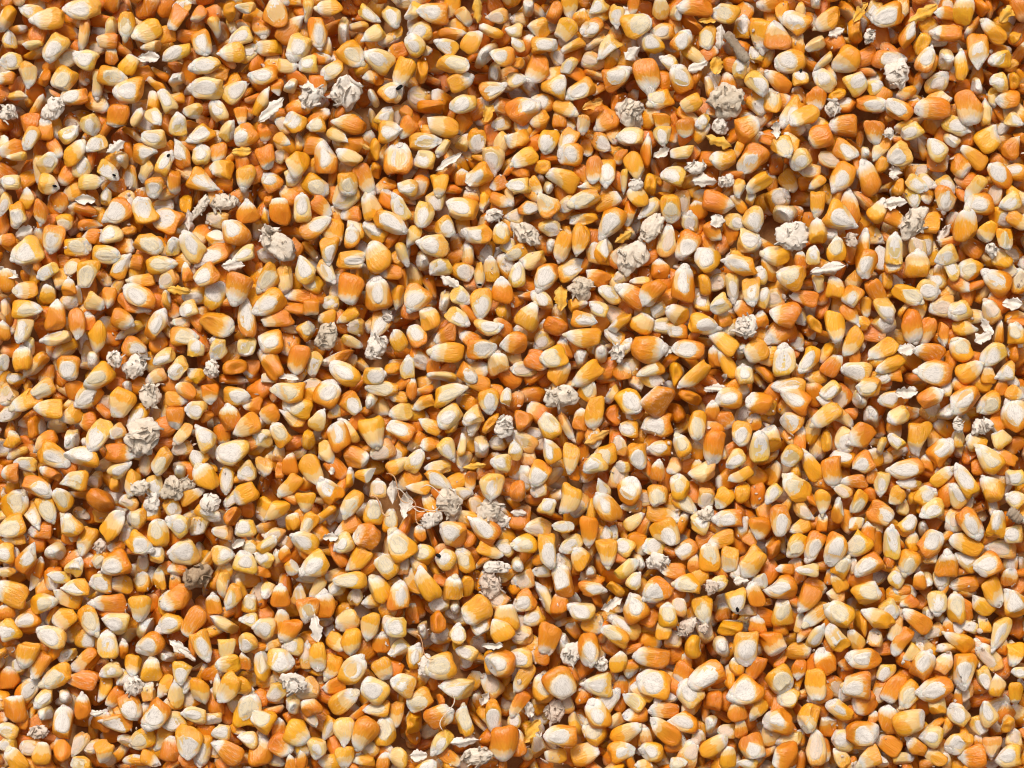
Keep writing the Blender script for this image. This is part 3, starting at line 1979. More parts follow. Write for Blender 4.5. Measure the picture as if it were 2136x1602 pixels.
CH = dict(
    w=chaff_mat("cob_white", (0.78, 0.67, 0.55), (0.83, 0.74, 0.64), (0.60, 0.46, 0.35)),
    p=chaff_mat("cob_pink", (0.66, 0.50, 0.38), (0.76, 0.63, 0.51), (0.45, 0.30, 0.20)),
    b=chaff_mat("cob_tan", (0.73, 0.60, 0.46), (0.80, 0.69, 0.56), (0.52, 0.38, 0.27)),
    g=chaff_mat("cob_grey", (0.60, 0.48, 0.35), (0.74, 0.62, 0.48), (0.40, 0.28, 0.18)),
    y=chaff_mat("husk_yellow", (0.78, 0.36, 0.03), (0.82, 0.50, 0.12), (0.66, 0.24, 0.015)),
    o=chaff_mat("husk_orange", (0.70, 0.30, 0.05), (0.76, 0.44, 0.12), (0.50, 0.18, 0.03)))
CH['m'] = chaff_mat("cob_brown", (0.38, 0.25, 0.15), (0.46, 0.33, 0.21), (0.20, 0.12, 0.07))
CH['n'] = CH['w']
M_STICK = chaff_mat("stick_brown", (0.30, 0.21, 0.14), (0.42, 0.33, 0.24), (0.12, 0.08, 0.05))
M_SILK = chaff_mat("silk", (0.62, 0.30, 0.14), (0.70, 0.42, 0.22), (0.40, 0.16, 0.06))
M_SILKW = chaff_mat("silk_pale", (0.72, 0.56, 0.42), (0.78, 0.66, 0.52), (0.5, 0.36, 0.24))

# ------------------------------------------------------------------ the kernel: body, germ, tip cap in unit coordinates
VR = np.array([0.0, 0.008, 0.03, 0.075, 0.14, 0.23, 0.34, 0.46, 0.58, 0.70, 0.81, 0.90, 0.96, 1.0])
NS = 18
EXP = 2.5

def wprof(v, taper, sq):
    crown = np.clip(v / (0.40 - 0.10 * sq), 0, 1)
    f = (1 - (1 - crown) ** (2 + 0.6 * sq)) ** 0.5
    tp = 1 - (1 - taper) * np.clip((v - 0.26) / 0.66, 0, 1) ** 1.5
    end = np.where(v > 0.74, np.clip(1 - ((v - 0.74) / 0.265) ** 2, 0, 1) ** 0.45, 1)
    return f * tp * end

def tprof(v):
    crown = np.clip(v / 0.26, 0, 1)
    f = (1 - (1 - crown) ** 2.2) ** 0.55
    tp = 0.92 + 0.08 * np.clip((v - .1) / .25, 0, 1) - 0.36 * np.clip((v - 0.40) / 0.6, 0, 1) ** 1.2
    end = np.where(v > 0.80, np.clip(1 - ((v - 0.80) / 0.205) ** 2, 0, 1) ** 0.5, 1)
    return f * tp * end

def grid_faces(nr, ns, closed_start=True, closed_end=True, base=0):
    """quads of nr rings with ns segments; optional pole vertices after the rings"""
    F = []
    for i in range(nr - 1):
        for j in range(ns):
            a, b = base + i * ns + j, base + i * ns + (j + 1) % ns
            F.append((a, b, b + ns, a + ns))
    return F

def kernel_arrays(taper, sq, dent, seed, VR=VR, NS=NS):
    """unit body / germ / tip: list of (verts Nx3 in x(-1..1) y(-.5...5) z(-1..1), kp Nx3, tris)"""
    r = np.random.default_rng(seed)
    out = []
    # body
    ang = np.arange(NS) / NS * 2 * np.pi
    cx = np.sign(np.cos(ang)) * np.abs(np.cos(ang)) ** (2 / EXP)
    cz = np.sign(np.sin(ang)) * np.abs(np.sin(ang)) ** (2 / EXP)
    vv = VR[1:-1]
    X = wprof(vv, taper, sq)[:, None] * cx[None]
    Z = tprof(vv)[:, None] * cz[None]
    V = np.repeat(vv[:, None], NS, 1)
    pts = np.stack([X.ravel(), V.ravel(), Z.ravel()], 1)
    pts = np.vstack([pts, [[0, 0, 0]], [[0, 1, 0]]])
    nr = len(vv)
    tr = []
    for a, b, c, d in grid_faces(nr, NS):
        tr += [(a, c, b), (a, d, c)]
    p0, p1 = nr * NS, nr * NS + 1
    for j in range(NS):
        k = (j + 1) % NS
        tr.append((p0, j, k))
        tr.append((p1, (nr - 1) * NS + k, (nr - 1) * NS + j))
    kp = pts.copy()
    wp = np.maximum(wprof(pts[:, 1], taper, sq), 0.2)
    kp[:, 0] = pts[:, 0] / wp
    # germ hollow on the +z face
    ge, gr_ = germ_r(pts, taper, sq)
    hollow = np.clip((1.0 - gr_) / 0.25, 0, 1)
    pts[:, 2] -= np.where(pts[:, 2] > 0.15, 0.17 * hollow, 0)
    # crown dent
    dn = dent * np.exp(-(pts[:, 0] / 0.55) ** 2 - (pts[:, 2] / 0.55) ** 2) * np.clip(1 - pts[:, 1] / 0.22, 0, 1)
    pts[:, 1] += dn
    out.append((pts, kp, np.array(tr)))
    # germ
    rr = [0.30, 0.58, 0.80, 0.93, 1.04]
    ng = 14
    ga = np.arange(ng) / ng * 2 * np.pi
    gp = []
    for q in rr:
        for a in ga:
            gp.append(germ_xy(q, a, taper, sq))
    gp.append(germ_xy(0, 0, taper, sq))
    gp = np.array(gp)
    uu = gp[:, 0] / np.maximum(wprof(gp[:, 1], taper, sq), 1e-3)
    zt = tprof(gp[:, 1]) * np.clip(1 - np.abs(uu) ** EXP, 0, 1) ** (1 / EXP)
    R = np.array(sum([[q] * ng for q in rr], []) + [0.0])
    off = np.interp(R, [0, 0.3, 0.58, 0.80, 0.93, 1.04], [-0.06, -0.08, -0.09, r.uniform(-0.06, 0.0), -0.045, -0.20])
    ridge, groove = r.uniform(-0.06, 0.12), r.uniform(0.0, 0.09)
    wx = r.normal(0, 0.06)
    fq, fp = r.normal(0, 5, (3, 2)), r.random(3) * 6.28
    off += sum(np.sin(gp @ fq[i] + fp[i]) for i in range(3)) * 0.022 * np.clip(1.1 - R, 0, 1)
    off += ridge * np.exp(-((gp[:, 0] - wx) / r.uniform(0.07, 0.14)) ** 2) * np.clip(1 - R, 0, 1) ** 0.5
    off -= groove * np.exp(-((np.abs(gp[:, 0] - wx) - r.uniform(0.17, 0.27)) / 0.07) ** 2) * np.clip(1.05 - R, 0, 1)
    g = np.stack([gp[:, 0], gp[:, 1], zt + off], 1)
    gt = []
    for i in range(len(rr) - 1):
        for j in range(ng):
            a, b = i * ng + j, i * ng + (j + 1) % ng
            gt += [(a, a + ng, b), (b, a + ng, b + ng)]
    for j in range(ng):
        gt.append((len(rr) * ng, j, (j + 1) % ng))
    gk = g.copy()
    out.append((g, gk, np.array(gt)))
    # tip cap: ragged little cone
    nt = 9
    ta = np.arange(nt) / nt * 2 * np.pi
    tv = [0.875, 0.925, 0.975, 1.03, 1.07]
    tw = [0.60, 0.80, 0.72, 0.50, 0.22]
    w0 = wprof(np.array([0.92]), taper, sq)[0] * 0.8
    t0 = tprof(np.array([0.92]))[0] * 0.85
    tp = []
    for q, s in zip(tv, tw):
        for a in ta:
            jr = 1 + 0.28 * (r.random() - 0.5)
            tp.append((math.cos(a) * w0 * s * jr * 1.10, q + 0.02 * (r.random() - 0.5), math.sin(a) * t0 * s * jr * 1.15))
    tp.append((0, 1.06, 0))
    tp = np.array(tp)
    tt = []
    for a, b, c, d in grid_faces(len(tv), nt):
        tt += [(a, c, b), (a, d, c)]
    for j in range(nt):
        tt.append((len(tv) * nt, (len(tv) - 1) * nt + (j + 1) % nt, (len(tv) - 1) * nt + j))
    out.append((tp, tp.copy(), np.array(tt)))
    return out

GV, GL = 0.60, 0.36
def germ_hw(t, taper, sq):
    """half width of the germ at t in -1 (crown side) .. 1 (tip side)"""
    v = GV + t * GL
    return 0.74 * wprof(np.asarray(v, float), taper, sq) * (1.0 - 0.10 * t)
def germ_xy(q, a, taper, sq):
    t = -math.cos(a)
    s = math.sin(a)
    v = GV + q * t * GL
    hw = float(germ_hw(q * t, taper, sq))
    return (q * s * hw, v)
def germ_r(p, taper, sq):
    t = (p[:, 1] - GV) / GL
    hw = np.maximum(germ_hw(np.clip(t, -1.4, 1.2), taper, sq), 1e-3)
    return t, np.sqrt(t ** 2 + (p[:, 0] / hw) ** 2)

PROTO = []
for i in range(28):
    r = np.random.default_rng(100 + i)
    PROTO.append(kernel_arrays(0.50 + 0.24 * r.random(), 0.1 + 1.3 * r.random(), 0.03 + 0.16 * r.random(), 100 + i))
VR2 = np.array([0.0, 0.02, 0.08, 0.20, 0.36, 0.55, 0.74, 0.90, 1.0])
PROTO_LOW = []                      # plainer ones for the layer underneath
for i in range(12):
    r = np.random.default_rng(300 + i)
    PROTO_LOW.append(kernel_arrays(0.50 + 0.24 * r.random(), 0.1 + 1.3 * r.random(), 0.02 + 0.08 * r.random(), 300 + i, VR2, 12))

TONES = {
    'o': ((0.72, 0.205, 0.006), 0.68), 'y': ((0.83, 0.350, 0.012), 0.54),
    'w': ((0.82, 0.46, 0.07), 0.22), 'p': ((0.74, 0.34, 0.08), 0.36),  # p: shadow and bounced orange light are mixed into this tone
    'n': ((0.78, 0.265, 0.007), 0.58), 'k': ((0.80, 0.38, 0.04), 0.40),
    'd': ((0.70, 0.185, 0.006), 0.92)}  # d: gap fillers, reddish shade between kernels put into the tone

GERM_R = np.array(sum([[q] * 14 for q in (0.30, 0.58, 0.80, 0.93, 1.04)], []) + [0.0])
def kernel_mesh(kn):
    """list of three parts, each (verts in metres about the kernel centre, kp, kc, kv, kb, tris)"""
    r = np.random.default_rng(kn['seed'])
    P = PROTO[kn['proto']] if 'px' in kn else PROTO_LOW[kn['proto'] % len(PROTO_LOW)]
    sx, sy, sz = kn['dims'][0] / 2, kn['dims'][1], kn['dims'][2] / 2
    ph = r.random((3, 4)) * 6.28
    fr = r.normal(0, 1, (3, 4, 3)) * 1.7
    am = 0.065
    tone, vb = TONES[kn['tone']]
    tone = np.array(tone) * (1 + r.normal(0, 0.07)) * np.array([1, 1 + r.normal(0, 0.06), 1 + r.normal(0, 0.2)])
    vb = vb + r.normal(0, 0.08)
    dust = np.clip(r.normal(0.10, 0.17), 0, 0.65) + (0.25 if kn['tone'] in 'wp' else 0)
    gw = np.array((0.78, 0.69, 0.60)) * (1 + r.normal(0, 0.04))
    if kn['tone'] == 'p':
        gw = gw * np.array((0.92, 0.74, 0.58))  # germ of shaded kernels: shadow and bounce tinted in
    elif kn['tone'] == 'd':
        gw = np.array((0.68, 0.46, 0.28))  # peach instead of white: warm bounce in the gaps painted in
    elif kn['tone'] in 'y' and r.random() < 0.6:
        gw = np.array((0.77, 0.62, 0.38))
    planes = []
    for _ in range(int(r.integers(3, 7))):
        pn = r.normal(0, 1, 3)
        planes.append((pn / np.linalg.norm(pn), r.uniform(0.56, 0.88)))
    rimf = r.uniform(0.2, 1.0)
    gsc = (r.uniform(0.80, 1.08), r.uniform(0.85, 1.04))
    tipl, tipw = r.uniform(0.7, 1.35), r.uniform(0.85, 1.35)
    out = []
    cut = kn.get('cut')
    for i, (v, kp, tr) in enumerate(P):
        q = v.copy()
        if i == 2:
            q[:, 1] = 0.9 + (q[:, 1] - 0.9) * tipl
            q[:, [0, 2]] *= tipw
        q[:, 1] -= 0.5
        # bend, twist and press out of true
        b = np.stack([q[:, 0], q[:, 1] * 2, q[:, 2]], 1)
        d = np.zeros_like(q)
        for k in range(3):
            for j in range(4):
                d[:, k] += np.sin(b @ fr[k, j] + ph[k, j])
        if i == 1:
            q[:, 0] *= gsc[0]
            q[:, 1] = 0.10 + (q[:, 1] - 0.10) * gsc[1]
        for pn, pd in planes:                    # flats pressed by its neighbours on the cob
            bq = np.stack([q[:, 0], q[:, 1] * 2, q[:, 2]], 1)
            h = bq @ pn - pd
            hit = h > 0
            bq[hit] -= (h[hit] * 0.9)[:, None] * pn
            q = np.stack([bq[:, 0], bq[:, 1] / 2, bq[:, 2]], 1)
        q[:, 0] += d[:, 0] * am * 0.8
        q[:, 1] += d[:, 1] * am * 0.35
        q[:, 2] += d[:, 2] * am * 1.1
        q = q * np.array([sx, sy, sz])
        q[:, 2] += kn['bend'] * (q[:, 1] / sy) ** 2 * sz * 2
        kb = np.zeros(len(q))
        if cut is not None:
            nrm, dist = cut
            h = q @ nrm - dist * sy
            hit = h > 0
            q[hit] -= h[hit, None] * nrm * (0.93 + 0.07 * r.random(hit.sum()))[:, None]
            kb[hit] = 1.0
        col = np.tile(tone if i == 0 else gw, (len(q), 1))
        if i == 1:                               # the white germ passes into cream at its rim
            e_ = np.clip((GERM_R - 0.62) / 0.4, 0, 1)[:, None] * rimf
            col = col * (1 - e_) + np.array((0.76, 0.54, 0.28)) * e_
        kv = np.tile(np.array((kn['seed'] % 997 * 1.37, vb, dust)), (len(q), 1))
        out.append((q, kp, col, kv, kb, tr))
    return out

# ------------------------------------------------------------------ packing: each piece slides up from below until it meets those already there
CELL = 0.0006
MARGIN = 0.085
GX0, GY0 = -FW / 2 - MARGIN, -FH / 2 - MARGIN
NX, NY = int((FW + 2 * MARGIN) / CELL), int((FH + 2 * MARGIN) / CELL)
LOW = np.full((NX, NY), np.inf)        # underside of what is placed
TOP = np.full((NX, NY), -np.inf)       # what the camera sees
OWN = np.full((NX, NY), -1, int)

def surface(x, y):
    return 0.0012 * math.sin(x * 41 + 1.3) * math.cos(y * 37 + .4) + 0.0010 * math.sin(x * 83 + y * 57 + 2) + 0.0008 * math.sin(y * 120 - x * 30)

# sample points of a unit kernel for the packing
SA = np.arange(26) / 26 * 2 * np.pi
SV = np.linspace(0.02, 0.99, 19)
scx = np.sign(np.cos(SA)) * np.abs(np.cos(SA)) ** (2 / EXP)
scz = np.sign(np.sin(SA)) * np.abs(np.sin(SA)) ** (2 / EXP)
def unit_samples():
    L = []
    for f in (1.0, 0.66, 0.33):       # shell, and two faces inside it so that no cell is missed
        X = wprof(SV, 0.60, 0.8)[:, None] * scx[None] * f
        uu = np.abs(scx[None] * f) + 0 * X
        zz = tprof(SV)[:, None] * np.clip(1 - uu ** EXP, 0, 1) ** (1 / EXP) * np.sign(scz)[None]
        if f == 1.0:
            zz = tprof(SV)[:, None] * scz[None]
        L.append(np.stack([X.ravel(), np.repeat(SV[:, None] - 0.5, 26, 1).ravel(), zz.ravel()], 1))
    return np.vstack(L)
US = unit_samples()
SPH = []
for i in range(26):
    for j in range(34):
        a, b = (i + .5) / 26 * math.pi, j / 34 * 2 * math.pi
        SPH.append((math.sin(a) * math.cos(b), 0.5 * math.cos(a), math.sin(a) * math.sin(b)))
SPH = np.array(SPH)

def rot_for(code, clock, pitch, roll, flip=1):
    a = math.radians(clock * 30)
    d = np.array((math.sin(a), math.cos(a), 0.0))
    up = np.array((0, 0, 1.0))
    side = np.cross(d, up)
    if code in 'gDFKr':
        ey, ez = d, up
    elif code == 'b':
        ey, ez = d, -up
    elif code == 's':
        ey, ez = d, side * flip
    elif code == 'c':
        ey, ez = -up, side * flip
    else:
        ey, ez = up, side * flip
    ex = np.cross(ey, ez)
    R = np.stack([ex, ey, ez], 1)
    def ax(v, t):
        return np.array(Matrix.Rotation(t, 3, Vector(v)))
    return ax(d, roll) @ ax(side, pitch) @ R

def cells_of(S, x, y):
    ix = ((S[:, 0] + x - GX0) / CELL).astype(int)
    iy = ((S[:, 1] + y - GY0) / CELL).astype(int)
    ok = (ix >= 0) & (ix < NX) & (iy >= 0) & (iy < NY)
    return ix, iy, ok

def try_place(S, x, y, cap, tol):
    ix, iy, ok = cells_of(S, x, y)
    if not ok.any():
        return None
    lim = LOW[ix[ok], iy[ok]] - S[ok, 2]
    return min(cap - S[:, 2].max(), lim.min() + tol)

def commit(S, x, y, z, idx):
    ix, iy, ok = cells_of(S, x, y)
    ix, iy, zz = ix[ok], iy[ok], S[ok, 2] + z
    np.minimum.at(LOW, (ix, iy), zz)
    x0, x1, y0, y1 = ix.min(), ix.max() + 1, iy.min(), iy.max() + 1
    pt = np.full((x1 - x0, y1 - y0), -np.inf)
    np.maximum.at(pt, (ix - x0, iy - y0), zz)
    # close pinholes of the sampling
    sub = TOP[x0:x1, y0:y1]
    m = pt > sub
    sub[m] = pt[m]
    OWN[x0:x1, y0:y1][m] = idx

PLACED = []
def kernel_dims(it):
    L, W, c = it['L'], it['W'], it['code']
    r = rng
    if c in 'gbr':
        l = min(max(L, W * 1.08, 16.5 * U), 31 * U) * 1.0
        wd = min(max(W * 1.05, 11 * U, l * 0.56), 0.90 * l)
        th = wd * r.uniform(0.46, 0.62)
    elif c == 's':
        l = max(L, 17 * U)
        th = min(max(W, 8 * U), 12.5 * U)
        wd = l * r.uniform(0.60, 0.72)
    else:
        wd = max(L, 12 * U)
        th = min(max(W * 0.8, 9 * U), 0.8 * wd)
        l = wd * r.uniform(1.15, 1.4)
    return (wd, l, th)

def put(it, ncand, sig, idx, cap_j=0.0006, tol=0.0014):
    best = None
    dims = it['dims']
    base = SPH if it['code'] in 'DFK' else US
    sc = np.array((dims[0] / 2, dims[1], dims[2] / 2))
    pts = base * sc
    cap = surface(it['x'], it['y']) + rng.normal(0, cap_j) + it.get('lift', 0)
    for k in range(ncand):
        s = sig if k else sig * 0.6
        pit, rol = rng.normal(0, s), rng.normal(0, s)
        if it['code'] in 'ct':
            pit, rol = pit + rng.choice((-1, 1)) * 0.3, rol
        fl = rng.choice((-1, 1))
        R = rot_for(it['code'], it['clock'] + rng.normal(0, .12), pit, rol, fl)
        S = pts @ R.T
        jx, jy = (0, 0) if k == 0 else rng.normal(0, 0.0004, 2)
        z = try_place(S, it['x'] + jx, it['y'] + jy, cap, tol)
        if z is None:
            continue
        sc_ = z - 0.0022 * (abs(pit) + abs(rol))
        if best is None or sc_ > best[0]:
            best = (sc_, z, R, S, it['x'] + jx, it['y'] + jy)
    if best is None:
        return False
    _, z, R, S, x, y = best
    commit(S, x, y, z, idx)
    it.update(R=R, pos=(x, y, z), zmin=z + S[:, 2].min(), idx=idx)
    PLACED.append(it)
    return True

for it in ITEMS:
    c = it['code']
    it['seed'] = int(rng.integers(1, 10 ** 6))
    it['proto'] = int(rng.integers(0, len(PROTO)))
    it['bend'] = rng.normal(0, 0.09)
    if c in 'DFK':
        it['dims'] = (it['W'], it['L'], it['W'] * (0.48 if c == 'D' else 0.26))
        if c == 'K':
            it['dims'] = (max(it['W'], 2 * U) if it['W'] > 4 * U else it['W'], it['L'], min(it['W'], 5 * U))
        it['lift'] = 0.0012 if c == 'K' else (-0.0010 if c == 'D' else -0.0008)
        it['pri'] = {'D': 21.5, 'F': 20.0, 'K': 60}[c] + 0.12 * it['L'] / U
        if it['tone'] == 'm':
            it['pri'], it['dims'] = 70, (it['W'], it['L'], it['W'] * 0.7)
    else:
        it['dims'] = kernel_dims(it)
        it['pri'] = math.sqrt(it['L'] * it['W']) / U * rng.uniform(0.92, 1.08)
        if it['tone'] == 'p':
            it['pri'] -= 5
        if it['tone'] in 'wy' and c in 'gb':
            it['pri'] += 1.0
        if it['tone'] == 'k' or c == 'r':
            it['pri'] += 6
        if c in 'gb' and it['L'] * it['W'] < 250 * U * U and it['tone'] in 'wpy' and rng.random() < 0.30:
            a = rng.random() * 6.28
            it['cut'] = (np.array((math.cos(a) * 0.6, math.sin(a) * 0.6, rng.choice((-1, 1)) * 0.6)) / math.sqrt(0.72), rng.uniform(0.10, 0.22))
ITEMS.sort(key=lambda i: -i['pri'])
# a piece cut by a tile border was read twice: keep the fuller reading
keep = []
for it in ITEMS:
    bx, by_ = min(it['px'] % 534, 534 - it['px'] % 534), min(it['py'] % 400, 400 - it['py'] % 400)
    if min(bx, by_) < 34 and any(k['tile'] != it['tile'] and abs(k['px'] - it['px']) < 34 and abs(k['py'] - it['py']) < 34
                                 and math.hypot(k['px'] - it['px'], k['py'] - it['py']) < 27 for k in keep):
        continue
    keep.append(it)
print("READ TWICE", len(ITEMS) - len(keep))
ITEMS = keep
for n_, it in enumerate(ITEMS):
    put(it, 7, 0.17, n_, 0.0005)

# what lies under and between them, and the corn just outside the frame
fill = len(ITEMS)
order = None
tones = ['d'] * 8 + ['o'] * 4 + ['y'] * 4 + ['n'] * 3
for rnd in range(6):
    free = np.argwhere(OWN < 0)
    if len(free) < 0.004 * NX * NY:
        break
    rng.shuffle(free)
    for ix, iy in free:
        if OWN[ix, iy] >= 0 or (OWN[max(ix - 2, 0):ix + 3, max(iy - 2, 0):iy + 3] < 0).sum() < 3:
            continue
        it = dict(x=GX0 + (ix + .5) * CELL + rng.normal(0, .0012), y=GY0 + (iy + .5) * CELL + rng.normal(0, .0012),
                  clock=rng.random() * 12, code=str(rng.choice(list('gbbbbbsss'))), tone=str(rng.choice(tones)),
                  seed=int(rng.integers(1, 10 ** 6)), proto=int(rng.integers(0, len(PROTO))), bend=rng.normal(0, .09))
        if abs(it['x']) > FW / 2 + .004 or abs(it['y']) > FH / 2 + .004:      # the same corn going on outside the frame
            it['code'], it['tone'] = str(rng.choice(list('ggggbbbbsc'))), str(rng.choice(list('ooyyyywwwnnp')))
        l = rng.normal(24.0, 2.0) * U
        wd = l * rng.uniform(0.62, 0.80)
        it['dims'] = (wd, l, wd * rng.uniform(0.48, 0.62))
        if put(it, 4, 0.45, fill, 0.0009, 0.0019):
            fill += 1
print("PACKED", len(ITEMS), fill, "free", (OWN < 0).mean())

# ------------------------------------------------------------------ building helpers
def mesh_from(name, v, tris, mats, midx=None, attrs=None, smooth=True):
    me = bpy.data.meshes.new(name)
    v = np.asarray(v, np.float32)
    tris = np.asarray(tris, np.int32)
    me.vertices.add(len(v))
    me.vertices.foreach_set("co", v.ravel())
    me.loops.add(tris.size)
    me.loops.foreach_set("vertex_index", tris.ravel())
    me.polygons.add(len(tris))
    me.polygons.foreach_set("loop_start", np.arange(0, tris.size, 3, dtype=np.int32))
    for m in mats:
        me.materials.append(m)
    if midx is not None:
        me.polygons.foreach_set("material_index", np.asarray(midx, np.int32))
    me.update(calc_edges=True)
    if attrs:
        kp, kc, kv, kb = attrs
        for nm, arr in (("kp", kp), ("kv", kv)):
            a = me.attributes.new(nm, 'FLOAT_VECTOR', 'POINT')
            a.data.foreach_set("vector", np.asarray(arr, np.float32).ravel())
        a = me.attributes.new("kc", 'FLOAT_COLOR', 'POINT')
        a.data.foreach_set("color", np.hstack([kc, np.ones((len(kc), 1))]).astype(np.float32).ravel())
        a = me.attributes.new("kb", 'FLOAT', 'POINT')
        a.data.foreach_set("value", np.asarray(kb, np.float32))
    if smooth:
        me.polygons.foreach_set("use_smooth", np.ones(len(tris), bool))
    return me

def link(name, data, parent=None):
    o = bpy.data.objects.new(name, data)
    scn.collection.objects.link(o)
    o.parent = parent
    return o

def thing(name, label, cat, group, M=None):
    o = link(name, None)
    if M is not None:
        o.matrix_world = M
    o["label"], o["category"], o["group"] = label, cat, group
    return o

def m4(R, p):
    M = Matrix([[R[i][0], R[i][1], R[i][2], p[i]] for i in range(3)] + [[0, 0, 0, 1]])
    return M

# ------------------------------------------------------------------ ground under the heap
LOWZ = float(np.percentile([i['zmin'] for i in PLACED if 'px' not in i], 12))
gx = 1.6
gm = bpy.data.meshes.new("ground")
gm.from_pydata([(-gx, -gx, LOWZ - .001), (gx, -gx, LOWZ - .001), (gx, gx, LOWZ - .001), (-gx, gx, LOWZ - .001)], [], [(0, 1, 2, 3)])
gm.materials.append(make_flat("ground_earth", (0.42, 0.20, 0.07)))
ground = link("ground", gm)
ground["kind"] = "structure"
ground["label"] = "plain earth drying floor hidden under the spread corn"

# ------------------------------------------------------------------ kernels: the 300 that show largest one by one, the rest in one mass
inx = int(MARGIN / CELL)
own_in = OWN[inx:NX - inx, inx:NY - inx]
ids, cnt = np.unique(own_in[own_in >= 0], return_counts=True)
seen = dict(zip(ids.tolist(), cnt.tolist()))
kern = [i for i in PLACED if i['code'] not in 'DFK']
kern.sort(key=lambda i: -seen.get(i['idx'], 0))
kern.sort(key=lambda i: not (i['tone'] == 'k' or i['code'] == 'r'))
single = [i for i in kern if 'px' in i][:300]
sset = set(id(i) for i in single)
mass = [i for i in kern if id(i) not in sset]
print("KERNELS", len(kern), "smallest single cells", seen.get(single[-1]['idx'], 0), "visible total", len(seen))

FR = ["", "one twelfth", "one sixth", "one quarter", "one third", "five twelfths", "one half", "seven twelfths", "two thirds",
      "three quarters", "five sixths", "eleven twelfths"]
def place_words(it):
    a = min(11, max(1, round((it['pos'][0] + FW / 2) / FW * 12)))
    d = min(11, max(1, round((FH / 2 - it['pos'][1]) / FH * 12)))
    return f"{FR[a]} across, {FR[d]} down"

HOURS = ["twelve", "one", "two", "three", "four", "five", "six", "seven", "eight", "nine", "ten", "eleven"]
TW = {'o': ('orange', 'amber', 'deep-orange'), 'y': ('yellow', 'golden', 'golden-yellow'), 'w': ('white', 'creamy', 'cream-white'),
      'p': ('pale', 'pinkish', 'dull-pale'), 'n': ('orange-and-white', 'white-and-orange', 'two-toned'), 'k': ('black-tipped', 'dark-tipped', 'black-ended')}
USED = set()
def unique(make):
    for size in ("", "broad ", "long ", "plump ", "smooth "):
        for k in range(len('abc')):
            s = make(k, size)
            if s not in USED:
                USED.add(s)
                return s
    return s
def kernel_label(it):
    c = it['code']
    pl = place_words(it)
    hr = HOURS[int(round(it['clock'])) % 12]
    w_, l_, _t = it['dims']
    ok = {"": True, "broad ": w_ > 0.7 * l_, "long ": w_ <= 0.68 * l_, "plump ": w_ > 0.62 * l_, "smooth ": c == 'b'}
    def make(k, size):
        if not ok[size]:
            size = ""
        t = size + TW[it['tone']][k]
        if c == 'r':
            return f"reddish kernel with a black spot at its tip, {pl}"
        if c in 'gb':
            return f"{t} kernel, {'germ' if c == 'g' else 'back'} up, tip towards {hr} o'clock, {pl}"
        if c == 's':
            return f"{t} kernel on its edge, pointing to {hr} o'clock, {pl}"
        return f"{t} kernel standing with its {'rounded crown' if c == 'c' else 'pointed tip'} up, {pl}"
    return unique(make)

PN = ("kernel_body", "germ", "tip_cap")
PM = (M_HULL, M_GERM, M_TIP)

def black_spot(it, parts):
    """the black layer laid bare at the end of the tip"""
    dx, dy, dz = it['dims']
    n = 10
    a = np.arange(n) / n * 2 * np.pi
    up = it['R'].T @ np.array((0, 0, 1.0))
    c0 = np.array((0, dy * 0.36, 0)) + up * dz * 0.46
    nrm = up * 0.9 + np.array((0, 1, 0)) * 0.42
    nrm /= np.linalg.norm(nrm)
    t1 = np.cross(nrm, (1, 0, 0)); t1 /= np.linalg.norm(t1)
    t2 = np.cross(nrm, t1)
    rr_ = np.random.default_rng(it['seed'])
    bs_ = rr_.uniform(0.6, 1.0)
    ring = np.array([c0 + (t1 * math.cos(q) * 0.15 + t2 * math.sin(q) * 0.09) * dx * bs_ * rr_.uniform(0.7, 1.15) for q in a])
    v = np.vstack([ring + nrm * 0.0003, ring * 0.96 + c0 * 0.04 - nrm * 0.0012, [c0 + nrm * 0.0001]])
    tr = []
    for j in range(n):
        k = (j + 1) % n
        tr += [(j, n + j, k), (k, n + j, n + k), (2 * n, j, k)]
    return v, np.array(tr)

for it in single:
    parts = kernel_mesh(it)
    R, pos = it['R'], it['pos']
    M = m4(R, (pos[0], pos[1], it['zmin']))
    offl = R.T @ np.array((0, 0, pos[2] - it['zmin']))
    root = thing("corn_kernel", kernel_label(it), "corn kernel", "loose kernels lying on top of the heap", M)
    for nm, mt, (q, kp, kc, kv, kb, tr) in zip(PN, PM, parts):
        link(nm, mesh_from(nm, q + offl, tr, [mt], None, (kp, kc, kv, kb)), root)
    if it['tone'] == 'k' or it['code'] == 'r':
        v, tr = black_spot(it, parts)
        link("black_layer", mesh_from("black_layer", v + offl, tr, [M_BLACK]), root)

acc = [[], [], [], [], [], [], []]
base = 0
for it in mass:
    R, pos = it['R'], np.array(it['pos'])
    for mi, (q, kp, kc, kv, kb, tr) in enumerate(kernel_mesh(it)):
        if (mi == 1 and it['code'] == 'b') or ('px' not in it and (mi == 2 or (mi == 1 and it['code'] != 'g'))):
            continue
        acc[0].append(q @ R.T + pos); acc[1].append(kp); acc[2].append(kc); acc[3].append(kv); acc[4].append(kb)
        acc[5].append(tr + base); acc[6].append(np.full(len(tr), mi))
        base += len(q)
    if it['tone'] == 'k':
        pass
me = mesh_from("corn_kernels", np.vstack(acc[0]), np.vstack(acc[5]), list(PM), np.concatenate(acc[6]),
               (np.vstack(acc[1]), np.vstack(acc[2]), np.vstack(acc[3]), np.concatenate(acc[4])))
heap = link("corn_kernels", me)
heap["kind"] = "stuff"
heap["label"] = "heap of smaller and half buried orange and white corn kernels"
heap["category"] = "corn"
print("HEAP TRIS", len(me.polygons))

